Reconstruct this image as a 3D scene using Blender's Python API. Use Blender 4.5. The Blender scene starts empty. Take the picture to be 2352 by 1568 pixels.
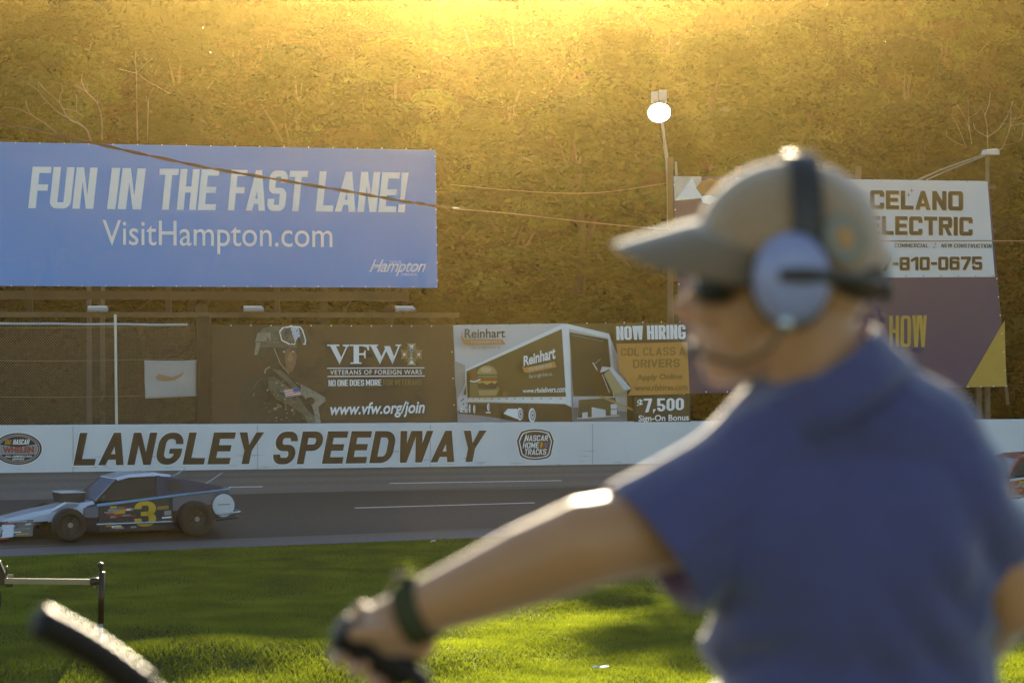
import bpy, bmesh, math, random
import numpy as np
from mathutils import Vector, Matrix, Quaternion

S = bpy.context.scene
COL = S.collection
random.seed(7)
rng = np.random.default_rng(7)

# ------------------------------------------------------------------ camera, sky, sun, exposure
FPX, CX, HY, CZ = 5553.0, 1176.0, 760.0, 4.26      # photo measured in a 2352 x 1568 frame
cam = bpy.data.cameras.new('camera')
cam_o = bpy.data.objects.new('camera', cam); COL.objects.link(cam_o)
cam_o.location = (0, 0, CZ); cam_o.rotation_euler = (math.pi/2, 0, 0)
cam.sensor_width = 36.0; cam.lens = 85.0
cam.shift_y = -24/2352.0
cam.clip_start = 0.1; cam.clip_end = 2000
cam.dof.use_dof = True; cam.dof.focus_distance = 56.0; cam.dof.aperture_fstop = 4.6
S.camera = cam_o

SUN_EL, SUN_AZ = math.radians(14.5), math.radians(-0.3)
w = bpy.data.worlds.new('World'); S.world = w; w.use_nodes = True
nt = w.node_tree
sky = nt.nodes.new('ShaderNodeTexSky'); sky.sky_type = 'NISHITA'; sky.sun_disc = False
sky.sun_elevation = SUN_EL; sky.sun_rotation = SUN_AZ
sky.air_density = 1.0; sky.dust_density = 0.6; sky.ozone_density = 1.5
bg = nt.nodes['Background']; bg.inputs['Strength'].default_value = 0.05
nt.links.new(sky.outputs[0], bg.inputs['Color'])
sun = bpy.data.lights.new('sun', 'SUN'); sun.energy = 5.0; sun.angle = math.radians(0.5)
sun.color = (1.0, 0.84, 0.58)
sun_o = bpy.data.objects.new('sun', sun); COL.objects.link(sun_o)
sd = Vector((math.sin(SUN_AZ)*math.cos(SUN_EL), math.cos(SUN_AZ)*math.cos(SUN_EL), math.sin(SUN_EL)))
sun_o.rotation_euler = (-sd).to_track_quat('-Z', 'Y').to_euler()
S.view_settings.view_transform = 'Standard'; S.view_settings.look = 'None'
S.view_settings.exposure = 2.3; S.view_settings.gamma = 1.0
S.cycles.use_denoising = True
S.cycles.max_bounces = 8; S.cycles.transparent_max_bounces = 16; S.cycles.volume_bounces = 0
S.cycles.sample_clamp_indirect = 6.0

# ------------------------------------------------------------------ mapping
def P(px, py, Y):                       # the point at depth Y seen at a place of the photo
    return Vector(((px-CX)/FPX*Y, Y, CZ + (HY-py)/FPX*Y))
TH = math.radians(25.0)
W0 = Vector((-11.05, 57.0, 0.0))
U = Vector((math.cos(TH), math.sin(TH), 0)); N = Vector((math.sin(TH), -math.cos(TH), 0))
def wz(s): return 0.92 - 0.0105*s       # ground height along the foot of the track wall
def WP(s, v, z=0.0): return W0 + U*s + N*v + Vector((0, 0, z))
class Plane:
    def __init__(self, o, ang):
        self.o = o.copy(); self.u = Vector((math.cos(ang), math.sin(ang), 0)); self.n = Vector((math.sin(ang), -math.cos(ang), 0))
    def hit(self, px, py, off=0.0):
        d = Vector(((px-CX)/FPX, 1.0, (HY-py)/FPX)); c = Vector((0, 0, CZ))
        t = (self.o - c).dot(self.n) / d.dot(self.n)
        return c + d*t + self.n*off
pl_wall = Plane(WP(0, 0), TH)
pl_banner = Plane(WP(0, -0.42), TH)
pl_fence = Plane(WP(0, -0.5), TH)
pl_left = Plane(P(500, 500, 63.0), math.radians(14))
pl_right = Plane(WP(0, -0.9), TH)
pl_celano = Plane(WP(0, -0.86), TH)

# crops of the photograph used while measuring -> frame of 2352
def c1(x, y): return (x*.4375, 294+y*.4375)
def c2(x, y): return (441+x*.25, 716.6+y*.25)
def c3(x, y): return (1019.8+x*.2539, 716.6+y*.2539)
def c4(x, y): return (x*.21875, 679.9+y*.21875)
def c5(x, y): return (x*.3125, 964.7+y*.3125)
def c6(x, y): return (x*.20336, 1249.5+y*.20336)
def c7(x, y): return (1359.75+x*.42188, 330.75+y*.42188)
def c9(x, y): return (x*.12891, 973.9+y*.12891)

# ------------------------------------------------------------------ materials
MATS = {}
def mat(name, col, rough=0.6, metal=0.0, var=0.12, scale=3.0, bump=0.0, bscale=20.0, spec=0.5, emis=None, coat=0.0, sheen=0.0, detail=4.0):
    if name in MATS: return MATS[name]
    m = bpy.data.materials.new(name); m.use_nodes = True
    t = m.node_tree; b = t.nodes['Principled BSDF']
    b.inputs['Roughness'].default_value = rough; b.inputs['Metallic'].default_value = metal
    b.inputs['Specular IOR Level'].default_value = spec
    b.inputs['Coat Weight'].default_value = coat; b.inputs['Sheen Weight'].default_value = sheen
    tc = t.nodes.new('ShaderNodeTexCoord')
    nz = t.nodes.new('ShaderNodeTexNoise'); nz.inputs['Scale'].default_value = scale; nz.inputs['Detail'].default_value = detail
    t.links.new(tc.outputs['Object'], nz.inputs['Vector'])
    mx = t.nodes.new('ShaderNodeMix'); mx.data_type = 'RGBA'
    mx.inputs[6].default_value = tuple(max(0, c*(1-var)) for c in col)+(1,)
    mx.inputs[7].default_value = tuple(min(1, c*(1+var)) for c in col)+(1,)
    t.links.new(nz.outputs[0], mx.inputs[0]); t.links.new(mx.outputs[2], b.inputs['Base Color'])
    if bump:
        n2 = t.nodes.new('ShaderNodeTexNoise'); n2.inputs['Scale'].default_value = bscale; n2.inputs['Detail'].default_value = 3
        t.links.new(tc.outputs['Object'], n2.inputs['Vector'])
        bp = t.nodes.new('ShaderNodeBump'); bp.inputs['Strength'].default_value = bump; bp.inputs['Distance'].default_value = 0.05
        t.links.new(n2.outputs[0], bp.inputs['Height']); t.links.new(bp.outputs[0], b.inputs['Normal'])
    if emis:
        b.inputs['Emission Color'].default_value = emis[0]+(1,); b.inputs['Emission Strength'].default_value = emis[1]
    MATS[name] = m
    return m
def leafmat(name, col, col2, trans=0.35, scale=0.6):
    m = bpy.data.materials.new(name); m.use_nodes = True
    t = m.node_tree; t.nodes.remove(t.nodes['Principled BSDF']); out = t.nodes['Material Output']
    g = t.nodes.new('ShaderNodeNewGeometry')
    nz = t.nodes.new('ShaderNodeTexNoise'); nz.inputs['Scale'].default_value = scale; nz.inputs['Detail'].default_value = 5
    t.links.new(g.outputs['Position'], nz.inputs['Vector'])
    ad = t.nodes.new('ShaderNodeMath'); ad.operation = 'MULTIPLY_ADD'; ad.inputs[1].default_value = 0.16; 
    t.links.new(g.outputs['Random Per Island'], ad.inputs[0]); 
    m2 = t.nodes.new('ShaderNodeMath'); m2.operation = 'MULTIPLY_ADD'; m2.inputs[1].default_value = 1.6; m2.inputs[2].default_value = -0.38
    t.links.new(nz.outputs[0], m2.inputs[0]); t.links.new(m2.outputs[0], ad.inputs[2])
    mx = t.nodes.new('ShaderNodeMix'); mx.data_type = 'RGBA'; mx.inputs[6].default_value = col+(1,); mx.inputs[7].default_value = col2+(1,)
    t.links.new(ad.outputs[0], mx.inputs[0])
    d = t.nodes.new('ShaderNodeBsdfDiffuse'); tr = t.nodes.new('ShaderNodeBsdfTranslucent')
    gl = t.nodes.new('ShaderNodeBsdfGlossy'); gl.inputs['Roughness'].default_value = 0.45
    t.links.new(mx.outputs[2], d.inputs['Color']); t.links.new(mx.outputs[2], tr.inputs['Color'])
    s1 = t.nodes.new('ShaderNodeMixShader'); s1.inputs[0].default_value = trans
    t.links.new(d.outputs[0], s1.inputs[1]); t.links.new(tr.outputs[0], s1.inputs[2])
    s2 = t.nodes.new('ShaderNodeMixShader'); s2.inputs[0].default_value = 0.015 if trans < .3 else 0.04
    t.links.new(s1.outputs[0], s2.inputs[1]); t.links.new(gl.outputs[0], s2.inputs[2])
    t.links.new(s2.outputs[0], out.inputs['Surface'])
    return m

# ------------------------------------------------------------------ mesh helpers
class MB:
    def __init__(self): self.v = []; self.f = []; self.fm = []; self.m = []
    def mi(self, m):
        if m not in self.m: self.m.append(m)
        return self.m.index(m)
    def add(self, vs, fs, m):
        o = len(self.v); i = self.mi(m)
        self.v += [tuple(x) for x in vs]
        for f in fs: self.f.append(tuple(o+k for k in f)); self.fm.append(i)
    def box(self, c, sx, sy, sz, m, ax=None):
        c = Vector(c); ex, ey, ez = ax if ax else (Vector((1,0,0)), Vector((0,1,0)), Vector((0,0,1)))
        vs = [c + ex*(a*sx/2) + ey*(b*sy/2) + ez*(d*sz/2) for a in (-1,1) for b in (-1,1) for d in (-1,1)]
        self.add(vs, [(0,1,3,2),(4,6,7,5),(0,4,5,1),(2,3,7,6),(0,2,6,4),(1,5,7,3)], m)
    def beam(self, a, b, wd, m, wd2=None, up=None):
        a = Vector(a); b = Vector(b); d = b-a; L = d.length; d.normalize()
        up = Vector(up) if up else (Vector((0,0,1)) if abs(d.z) < .95 else Vector((1,0,0)))
        s = d.cross(up).normalized(); t = s.cross(d)
        self.box((a+b)/2, L, wd, wd2 or wd, m, (d, s, t))
    def tube(self, pts, rad, m, seg=10, cap=True):
        pts = [Vector(p) for p in pts]
        if not hasattr(rad, '__len__'): rad = [rad]*len(pts)
        vs = []; fs = []; prev = None
        for i, p in enumerate(pts):
            d = (pts[min(i+1, len(pts)-1)] - pts[max(i-1, 0)]).normalized()
            if prev is None:
                prev = d.orthogonal().normalized()
            a = (prev - d*prev.dot(d)).normalized(); prev = a; b = d.cross(a)
            for k in range(seg):
                th = 2*math.pi*k/seg; vs.append(p + (a*math.cos(th)+b*math.sin(th))*rad[i])
        for i in range(len(pts)-1):
            for k in range(seg):
                k2 = (k+1) % seg; fs.append((i*seg+k, i*seg+k2, (i+1)*seg+k2, (i+1)*seg+k))
        if cap:
            fs.append(tuple(range(seg-1, -1, -1))); n = (len(pts)-1)*seg; fs.append(tuple(range(n, n+seg)))
        self.add(vs, fs, m)
    def ball(self, c, r, m, rot=None, nu=20, nv=12):
        c = Vector(c); r = Vector((r, r, r)) if not hasattr(r, '__len__') else Vector(r)
        vs = []; fs = []
        for j in range(nv+1):
            ph = math.pi*j/nv
            for i in range(nu):
                th = 2*math.pi*i/nu
                q = Vector((r.x*math.sin(ph)*math.cos(th), r.y*math.sin(ph)*math.sin(th), r.z*math.cos(ph)))
                if rot: q = rot @ q
                vs.append(c+q)
        for j in range(nv):
            for i in range(nu):
                i2 = (i+1) % nu
                if j == 0: fs.append((0*nu+i, (j+1)*nu+i, (j+1)*nu+i2))
                elif j == nv-1: fs.append((j*nu+i, (j+1)*nu, j*nu+i2)) if False else fs.append((j*nu+i, (j+1)*nu+i, j*nu+i2))
                else: fs.append((j*nu+i, (j+1)*nu+i, (j+1)*nu+i2, j*nu+i2))
        self.add(vs, fs, m)
    def caps(self, a, b, ra, rb, m, seg=16):         # tapered capsule
        a = Vector(a); b = Vector(b); n = 8
        self.tube([a.lerp(b, i/n) for i in range(n+1)], [ra+(rb-ra)*i/n for i in range(n+1)], m, seg)
        self.ball(a, ra, m); self.ball(b, rb, m)
    def prism(self, poly, d, m):                     # planar polygon (3-D points) extruded by vector d
        poly = [Vector(p) for p in poly]; n = len(poly); d = Vector(d)
        vs = poly + [p+d for p in poly]
        fs = [tuple(range(n)), tuple(range(2*n-1, n-1, -1))] + [(i, i+n, (i+1) % n + n, (i+1) % n) for i in range(n)]
        self.add(vs, fs, m)
    def build(self, name, parent=None, smooth=False, fix=True):
        me = bpy.data.meshes.new(name); me.from_pydata(self.v, [], self.f)
        for m in self.m: me.materials.append(m)
        me.polygons.foreach_set('material_index', self.fm)
        if fix:
            bm = bmesh.new(); bm.from_mesh(me)
            bmesh.ops.remove_doubles(bm, verts=bm.verts, dist=1e-6)
            bmesh.ops.recalc_face_normals(bm, faces=bm.faces); bm.to_mesh(me); bm.free()
        me.update()
        if smooth: me.polygons.foreach_set('use_smooth', [True]*len(me.polygons))
        o = bpy.data.objects.new(name, me); COL.objects.link(o)
        if parent:
            o.parent = parent; o.matrix_parent_inverse = Matrix.Translation(parent.location).inverted() if parent.type == 'EMPTY' and parent.parent is None else Matrix()
        return o
def empty(name, loc, label, cat, group=None):
    o = bpy.data.objects.new(name, None); COL.objects.link(o); o.location = loc; o.empty_display_size = .2
    return tag(o, label, cat, group)
def tag(o, label=None, cat=None, group=None, kind=None):
    if label: o['label'] = label
    if cat: o['category'] = cat
    if group: o['group'] = group
    if kind: o['kind'] = kind
    return o
def raw_mesh(name, v, f, m, parent=None):           # numpy verts (n,3), faces (k,4) or (k,3)
    me = bpy.data.meshes.new(name); k = f.shape[1]
    me.vertices.add(len(v)); me.vertices.foreach_set('co', v.astype(np.float32).ravel())
    me.loops.add(f.size); me.loops.foreach_set('vertex_index', f.astype(np.int32).ravel())
    me.polygons.add(len(f)); me.polygons.foreach_set('loop_start', np.arange(0, f.size, k, dtype=np.int32))
    me.polygons.foreach_set('loop_total', np.full(len(f), k, dtype=np.int32))
    me.update(calc_edges=True); me.materials.append(m)
    o = bpy.data.objects.new(name, me); COL.objects.link(o)
    if parent: o.parent = parent
    return o
def remeshed(mb, name, voxel, m, parent=None, smooth_it=4, fac=0.5):
    o = mb.build(name+'_tmp', fix=False)
    md = o.modifiers.new('r', 'REMESH'); md.mode = 'VOXEL'; md.voxel_size = voxel
    sm = o.modifiers.new('s', 'SMOOTH'); sm.iterations = smooth_it; sm.factor = fac
    dg = bpy.context.evaluated_depsgraph_get(); dg.update()
    me = bpy.data.meshes.new_from_object(o.evaluated_get(dg))
    bpy.data.objects.remove(o)
    me.materials.clear(); me.materials.append(m); me.name = name
    me.polygons.foreach_set('material_index', [0]*len(me.polygons))
    me.polygons.foreach_set('use_smooth', [True]*len(me.polygons))
    r = bpy.data.objects.new(name, me); COL.objects.link(r)
    if parent:
        r.parent = parent; r.matrix_parent_inverse = Matrix.Translation(parent.location).inverted()
    return r

# ------------------------------------------------------------------ flat art on a sign
def text_mesh(body, offset=0.0, shear=0.0, space=1.0):
    cu = bpy.data.curves.new('t', 'FONT'); cu.body = body; cu.offset = offset; cu.shear = shear; cu.space_character = space
    cu.resolution_u = 4
    o = bpy.data.objects.new('t', cu); COL.objects.link(o)
    dg = bpy.context.evaluated_depsgraph_get(); dg.update()
    me = o.evaluated_get(dg).to_mesh()
    vs = [v.co.copy() for v in me.vertices]; fs = [tuple(p.vertices) for p in me.polygons]
    o.evaluated_get(dg).to_mesh_clear(); bpy.data.objects.remove(o); bpy.data.curves.remove(cu)
    return vs, fs
def block_mesh(body, sx=.26, sy=.2, r=.3, wd=.62, gap=.09, sp=.35):
    """Heavy block capitals and figures built from bars, bowls and diagonals; height 1."""
    vs = []; fs = []; x = 0.0
    wide = {'M': 1.3, 'W': 1.5, 'I': None, '!': None, '1': .75, '-': .6, ',': None, 'L': .9, 'F': .9, 'E': .93, 'A': 1.08, 'V': 1.05, 'Y': 1.05, 'O': 1.05, 'G': 1.05, '.': None}
    def q(*pts):
        o = len(vs); vs.extend(Vector((x+a, b, 0)) for a, b in pts); fs.append(tuple(range(o, o+len(pts))))
    def bar(a, b, c, d): q((a, b), (c, b), (c, d), (a, d))
    def ring(x0, y0, x1, y1, pieces):
        ro = min(r, (x1-x0)/2, (y1-y0)/2); rx, ry = max(ro-sx, .012), max(ro-sy, .012); n = 6
        cs = {'TR': (x1, y1, -1, -1, 0), 'TL': (x0, y1, 1, -1, 90), 'BL': (x0, y0, 1, 1, 180), 'BR': (x1, y0, -1, 1, 270)}
        ixa, ixb, iya, iyb = x0+sx, x1-sx, y0+sy, y1-sy
        for p in pieces:
            if p in cs:
                cx, cy, dx, dy, a0 = cs[p]; ox, oy = cx+dx*ro, cy+dy*ro; icx, icy = cx+dx*max(ro, sx+rx), cy+dy*max(ro, sy+ry)
                icx, icy = cx+dx*(sx+rx), cy+dy*(sy+ry); prev = None
                for k in range(n+1):
                    a = math.radians(a0+90*k/n); o_ = (ox+ro*math.cos(a), oy+ro*math.sin(a)); i_ = (icx+rx*math.cos(a), icy+ry*math.sin(a))
                    if prev: q(prev[0], o_, i_, prev[1])
                    prev = (o_, i_)
            elif p == 'T': q((x0+ro, y1), (x0+sx+rx, iyb), (x1-sx-rx, iyb), (x1-ro, y1))
            elif p == 'B': q((x0+ro, y0), (x1-ro, y0), (x1-sx-rx, iya), (x0+sx+rx, iya))
            elif p == 'L': q((x0, y0+ro), (ixa, y0+sy+ry), (ixa, y1-sy-ry), (x0, y1-ro))
            elif p == 'R': q((x1, y0+ro), (x1, y1-ro), (ixb, y1-sy-ry), (ixb, y0+sy+ry))
            else:
                e, f = p                                   # stub on a side: ('RT', y) runs from the corner down or up to y
                if e[0] == 'R': X0, X1 = ixb, x1
                else: X0, X1 = x0, ixa
                if e[1] == 'T': q((X0, f), (X1, f), (X1, y1-ro if (e[0] == 'R') else y1-sy-ry), (X0, y1-sy-ry if e[0] == 'R' else y1-ro))
                else: q((X0, y0+sy+ry if e[0] == 'R' else y0+ro), (X1, y0+ro if e[0] == 'R' else y0+sy+ry), (X1, f), (X0, f))
    for ch in body:
        if ch == ' ': x += sp; continue
        k = wide.get(ch, 1.0); w = sx if k is None else max(wd*k, sx*1.6); m = .5
        if ch in 'I': bar(0, 0, sx, 1)
        elif ch == '!': q((0, 1), (sx, 1), (sx*.82, .3), (sx*.18, .3)); bar(0, 0, sx, .2)
        elif ch == '.': bar(0, 0, sx, sx)
        elif ch == ',': q((0, .02), (sx*.5, .02), (sx, .2), (0, .2)); q((0, .02), (.02, -.12), (sx*.5, .02))
        elif ch == '-': bar(0, .4, w, .4+sy)
        elif ch in 'EFL':
            bar(0, 0, sx, 1)
            if ch != 'F': bar(sx, 0, w, sy)
            if ch != 'L': bar(sx, 1-sy, w, 1); bar(sx, m-sy/2, w*.92, m+sy/2)
        elif ch == 'H': bar(0, 0, sx, 1); bar(w-sx, 0, w, 1); bar(sx, m-sy/2, w-sx, m+sy/2)
        elif ch == 'T': bar(0, 1-sy, w, 1); bar(w/2-sx/2, 0, w/2+sx/2, 1-sy)
        elif ch == 'N': bar(0, 0, sx, 1); bar(w-sx, 0, w, 1); d = min(.5, sx*1.25+.1); q((sx, 1), (sx, 1-d), (w-sx, 0), (w-sx, d))
        elif ch == 'M':
            bar(0, 0, sx, 1); bar(w-sx, 0, w, 1); q((sx, 1), (sx, .52), (w/2, .05), (w/2, .5)); q((w/2, .5), (w/2, .05), (w-sx, .52), (w-sx, 1))
        elif ch in 'AV':
            t = sx*.95; dx = w/2-t/2; yi = (w/2-sx)/dx; f = (lambda p: p) if ch == 'A' else (lambda p: (p[0], 1-p[1]))
            L = [(0, 0), (sx, 0), (w/2, yi), (w/2, 1), (w/2-t/2, 1)]; q(*[f(p) for p in L]); q(*[f((w-a, b)) for a, b in L])
            if ch == 'A' and yi > .3:
                y0, y1 = .17, .17+sy*.85; y1 = min(y1, yi*.9); q(f((sx+y0*dx, y0)), f((w-sx-y0*dx, y0)), f((w-sx-y1*dx, y1)), f((sx+y1*dx, y1)))
        elif ch == 'W':
            t = sx*.95; h = w/2+t*.15
            for o0 in (0, w-h):
                dx = h/2-t/2; yi = (h/2-sx*.95)/dx; L = [(0, 0), (sx*.95, 0), (h/2, yi), (h/2, 1), (h/2-t/2, 1)]
                q(*[(o0+a, 1-b) for a, b in L]); q(*[(o0+h-a, 1-b) for a, b in L])
        elif ch == 'Y': q((0, 1), (w/2-sx/2, .42), (w/2, .42), (w/2, .60), (sx*1.05, 1)); q((w, 1), (w/2+sx/2, .42), (w/2, .42), (w/2, .60), (w-sx*1.05, 1)); bar(w/2-sx/2, 0, w/2+sx/2, .42)
        elif ch in 'O0': ring(0, 0, w, 1, ('T', 'TR', 'R', 'BR', 'B', 'BL', 'L', 'TL'))
        elif ch == 'C': ring(0, 0, w, 1, (('RT', .67), 'TR', 'T', 'TL', 'L', 'BL', 'B', 'BR', ('RB', .33)))
        elif ch == 'G': ring(0, 0, w, 1, (('RT', .66), 'TR', 'T', 'TL', 'L', 'BL', 'B', 'BR', ('RB', .5))); bar(w*.5, .5-sy*.8, w-sx, .5)
        elif ch == 'U': ring(0, 0, w, 1, (('LB', 1), 'BL', 'B', 'BR', ('RB', 1)))
        elif ch in 'DPRB':
            h = 0 if ch == 'D' else m-sy/2; bar(0, 0, sx, 1)
            if ch == 'D': ring(sx-sx, 0, w, 1, ('TR', 'R', 'BR')); ro = min(r, w/2, .5); rx = max(ro-sx, .012); q((sx, 1), (sx, 1-sy), (w-sx-rx, 1-sy), (w-ro, 1)); q((sx, 0), (w-ro, 0), (w-sx-rx, sy), (sx, sy))
            else:
                for y0, y1 in ((h, 1),) if ch != 'B' else ((h, 1), (0, m+sy/2)):
                    ro = min(r, w/2, (y1-y0)/2); rx = max(ro-sx, .012); ring(0, y0, w, y1, ('TR', 'R', 'BR')); q((sx, y1), (sx, y1-sy), (w-sx-rx, y1-sy), (w-ro, y1)); q((sx, y0), (w-ro, y0), (w-sx-rx, y0+sy), (sx, y0+sy))
                if ch == 'R': q((w*.42, h), (w-sx*1.05, 0), (w, 0), (w*.42+sx, h))
        elif ch in 'S5':
            if ch == 'S': ring(0, m-sy/2, w, 1, (('RT', .70), 'TR', 'T', 'TL', 'L', 'BL'))
            else: bar(0, 1-sy, w*.95, 1); bar(0, m+sy*.5, sx, 1-sy)
            ring(0, 0, w, m+sy/2, ('T', 'TR', 'R', 'BR', 'B', 'BL', ('LB', .30)))
            if ch == 'S': pass
            if ch == '5': bar(0, m-sy/2, min(r, w/2), m+sy/2)
        elif ch == '6': ring(0, 0, w, 1, (('RT', .74), 'TR', 'T', 'TL', 'L', 'BL', 'B', 'BR', ('RB', m+sy*.9-min(r, w/2, .25)))); ring(0, 0, w, m+sy*.9, ('TR',)) if r <= .25 else None; bar(sx, m-sy*.1, w-min(r, w/2), m+sy*.9)
        elif ch == '8': ring(0, 0, w, m+sy/2, ('TR', 'R', 'BR', 'B', 'BL', 'L', 'TL', 'T')); ring(0, m-sy/2, w, 1, ('TR', 'R', 'T', 'L', 'TL', 'BL', 'BR'))
        elif ch == '3': ring(0, 0, w, m+sy/2, ('TR', 'R', 'BR', 'B', 'BL', ('LB', .32))); ring(0, m-sy/2, w, 1, ('TR', 'R', 'BR', 'T', 'TL', ('LT', .70))); bar(w*.3, m-sy/2, w-min(r, w/2), m+sy/2)
        elif ch == 'K': bar(0, 0, sx, 1); q((sx, .38), (sx, .62), (w-sx*1.05, 1), (w, 1)); q((sx*1.2, .53), (w-sx*1.05, 0), (w, 0), (sx*1.9, .66))
        elif ch == '7': bar(0, 1-sy, w, 1); q((w-sx*1.1, 1-sy), (w*.15, 0), (w*.15+sx*1.1, 0), (w, 1-sy))
        elif ch == '1': bar(w-sx, 0, w, 1); q((w-sx, 1), (0, .8), (0, .62), (w-sx, .78))
        x += w+gap
    return vs, fs
class Art(MB):
    def __init__(self, pl, layer=0.004): super().__init__(); self.pl = pl; self.k = layer; self.z = 0
    def poly(self, pts, m, lay=None):
        self.z += 1
        off = self.k*(lay if lay is not None else self.z)
        vs = [self.pl.hit(x, y, off) for x, y in pts]
        self.add(vs, [tuple(range(len(vs)))], m)
    def ell(self, x, y, rx, ry, m, a0=0, a1=360, n=32, rot=0, lay=None):
        pts = []
        for i in range(n):
            a = math.radians(a0+(a1-a0)*i/(n if a1-a0 == 360 else n-1)); X = rx*math.cos(a); Y = -ry*math.sin(a)
            c, s = math.cos(math.radians(rot)), math.sin(math.radians(rot)); pts.append((x+X*c-Y*s, y+X*s+Y*c))
        self.poly(pts, m, lay)
    def line(self, pts, wd, m, lay=None):
        self.z += 1; off = self.k*(lay if lay is not None else self.z)
        for (x0, y0), (x1, y1) in zip(pts[:-1], pts[1:]):
            L = math.hypot(x1-x0, y1-y0) or 1; nx, ny = -(y1-y0)/L*wd/2, (x1-x0)/L*wd/2
            self.add([self.pl.hit(x, y, off) for x, y in ((x0+nx, y0+ny), (x1+nx, y1+ny), (x1-nx, y1-ny), (x0-nx, y0-ny))], [(0,1,2,3)], m)
    def text(self, body, xl, tl, bl, xr, tr, br, m, offset=0.0, shear=0.0, space=1.0, xlb=None, xrb=None, lay=None, block=None):
        if block is None: vs, fs = text_mesh(body, offset, shear, space)
        else:
            vs, fs = block_mesh(body, **block)
            for v in vs: v.x += v.y*shear
        x0 = min(v.x for v in vs); x1 = max(v.x for v in vs); y0 = min(v.y for v in vs); y1 = max(v.y for v in vs)
        self.z += 1; off = self.k*(lay if lay is not None else self.z); out = []
        for v in vs:
            a = (v.x-x0)/(x1-x0); b = (v.y-y0)/(y1-y0)
            xt = xl+(xr-xl)*a; xb = (xl if xlb is None else xlb)+((xr if xrb is None else xrb)-(xl if xlb is None else xlb))*a
            yt = tl+(tr-tl)*a; yb = bl+(br-bl)*a
            out.append(self.pl.hit(xb+(xt-xb)*b, yb+(yt-yb)*b, off))
        self.add(out, fs, m)
    def panel(self, q, m, th=0.02, nx=1, ny=1):          # the cloth itself, with thickness; q = corners tl tr br bl
        tl, tr, br, bl = [self.pl.hit(x, y) for x, y in q]
        d = -self.pl.n*th
        self.prism([tl, tr, br, bl], d, m)
    def dots(self, a, b, n, r, m, ends=True):
        for i in range(n):
            t = i/(n-1); x = a[0]+(b[0]-a[0])*t; y = a[1]+(b[1]-a[1])*t
            self.ell(x, y, r, r, m, n=8, lay=6)
    def build(self, name, parent=None): return super().build(name, parent, fix=False)

# ------------------------------------------------------------------ ground
IN_V = 10.35                                         # width of the track
def terrain(x, y):
    x = np.asarray(x, float); y = np.asarray(y, float)
    s = (x-W0.x)*U.x + (y-W0.y)*U.y; v = (x-W0.x)*N.x + (y-W0.y)*N.y
    bank = (0.92-0.0105*np.clip(s, -40, 60))*(1-v/IN_V) - 0.05
    back = (0.92-0.0105*np.clip(s, -40, 60)) - 0.05 + np.clip(-v-2, 0, 8)*0.05 + np.clip(y-96, 0, 70)*.24
    z = np.where(v < 0, back, np.where(v < IN_V, bank, 0.0))
    inf = (v >= IN_V)
    fade = np.clip((v-IN_V)/4.0, 0, 1)
    bumps = 0.05*np.sin(x*0.9+y*0.35)*np.cos(y*0.8-x*0.3) + 0.03*np.sin(x*2.1-y*1.3)
    crest = 30.6 + 0.22*(x+4.0)
    ridge = 0.30*np.exp(-((y-crest)/1.3)**2)*np.clip((0.8-x)/3.0, 0, 1)
    ridge += 0.16*np.exp(-((y-(34.2+0.05*x))/0.9)**2)*np.clip((-2.5-x)/2.0, 0, 1)
    ridge -= 0.10*np.exp(-((y-(33.0+0.15*x))/1.0)**2)*np.clip((-1.0-x)/2.0, 0, 1)
    t = np.clip((22.0-y)/15.0, 0, 1); berm = 2.66*t*t*(3-2*t)
    return z + np.where(inf, fade*(bumps+ridge)+berm, 0)

dirt_m = mat('soil_grass', (0.035, 0.055, 0.006), 0.95, var=0.4, scale=1.5, bump=0.4, bscale=12)
xs = np.unique(np.concatenate([np.linspace(-180, -20, 27), np.arange(-20, 20.01, 0.4), np.linspace(20, 180, 27)]))
ys = np.unique(np.concatenate([np.linspace(-70, 0, 15), np.arange(0, 62, 0.4), np.linspace(62, 200, 56)]))
GX, GY = np.meshgrid(xs, ys); GZ = terrain(GX, GY)
nx, ny = len(xs), len(ys)
idx = np.arange(nx*ny).reshape(ny, nx)
quads = np.stack([idx[:-1, :-1], idx[:-1, 1:], idx[1:, 1:], idx[1:, :-1]], -1).reshape(-1, 4)
g = raw_mesh('ground', np.stack([GX, GY, GZ], -1).reshape(-1, 3), quads, dirt_m)
g.data.polygons.foreach_set('use_smooth', [True]*len(g.data.polygons)); tag(g, kind='structure')

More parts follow.
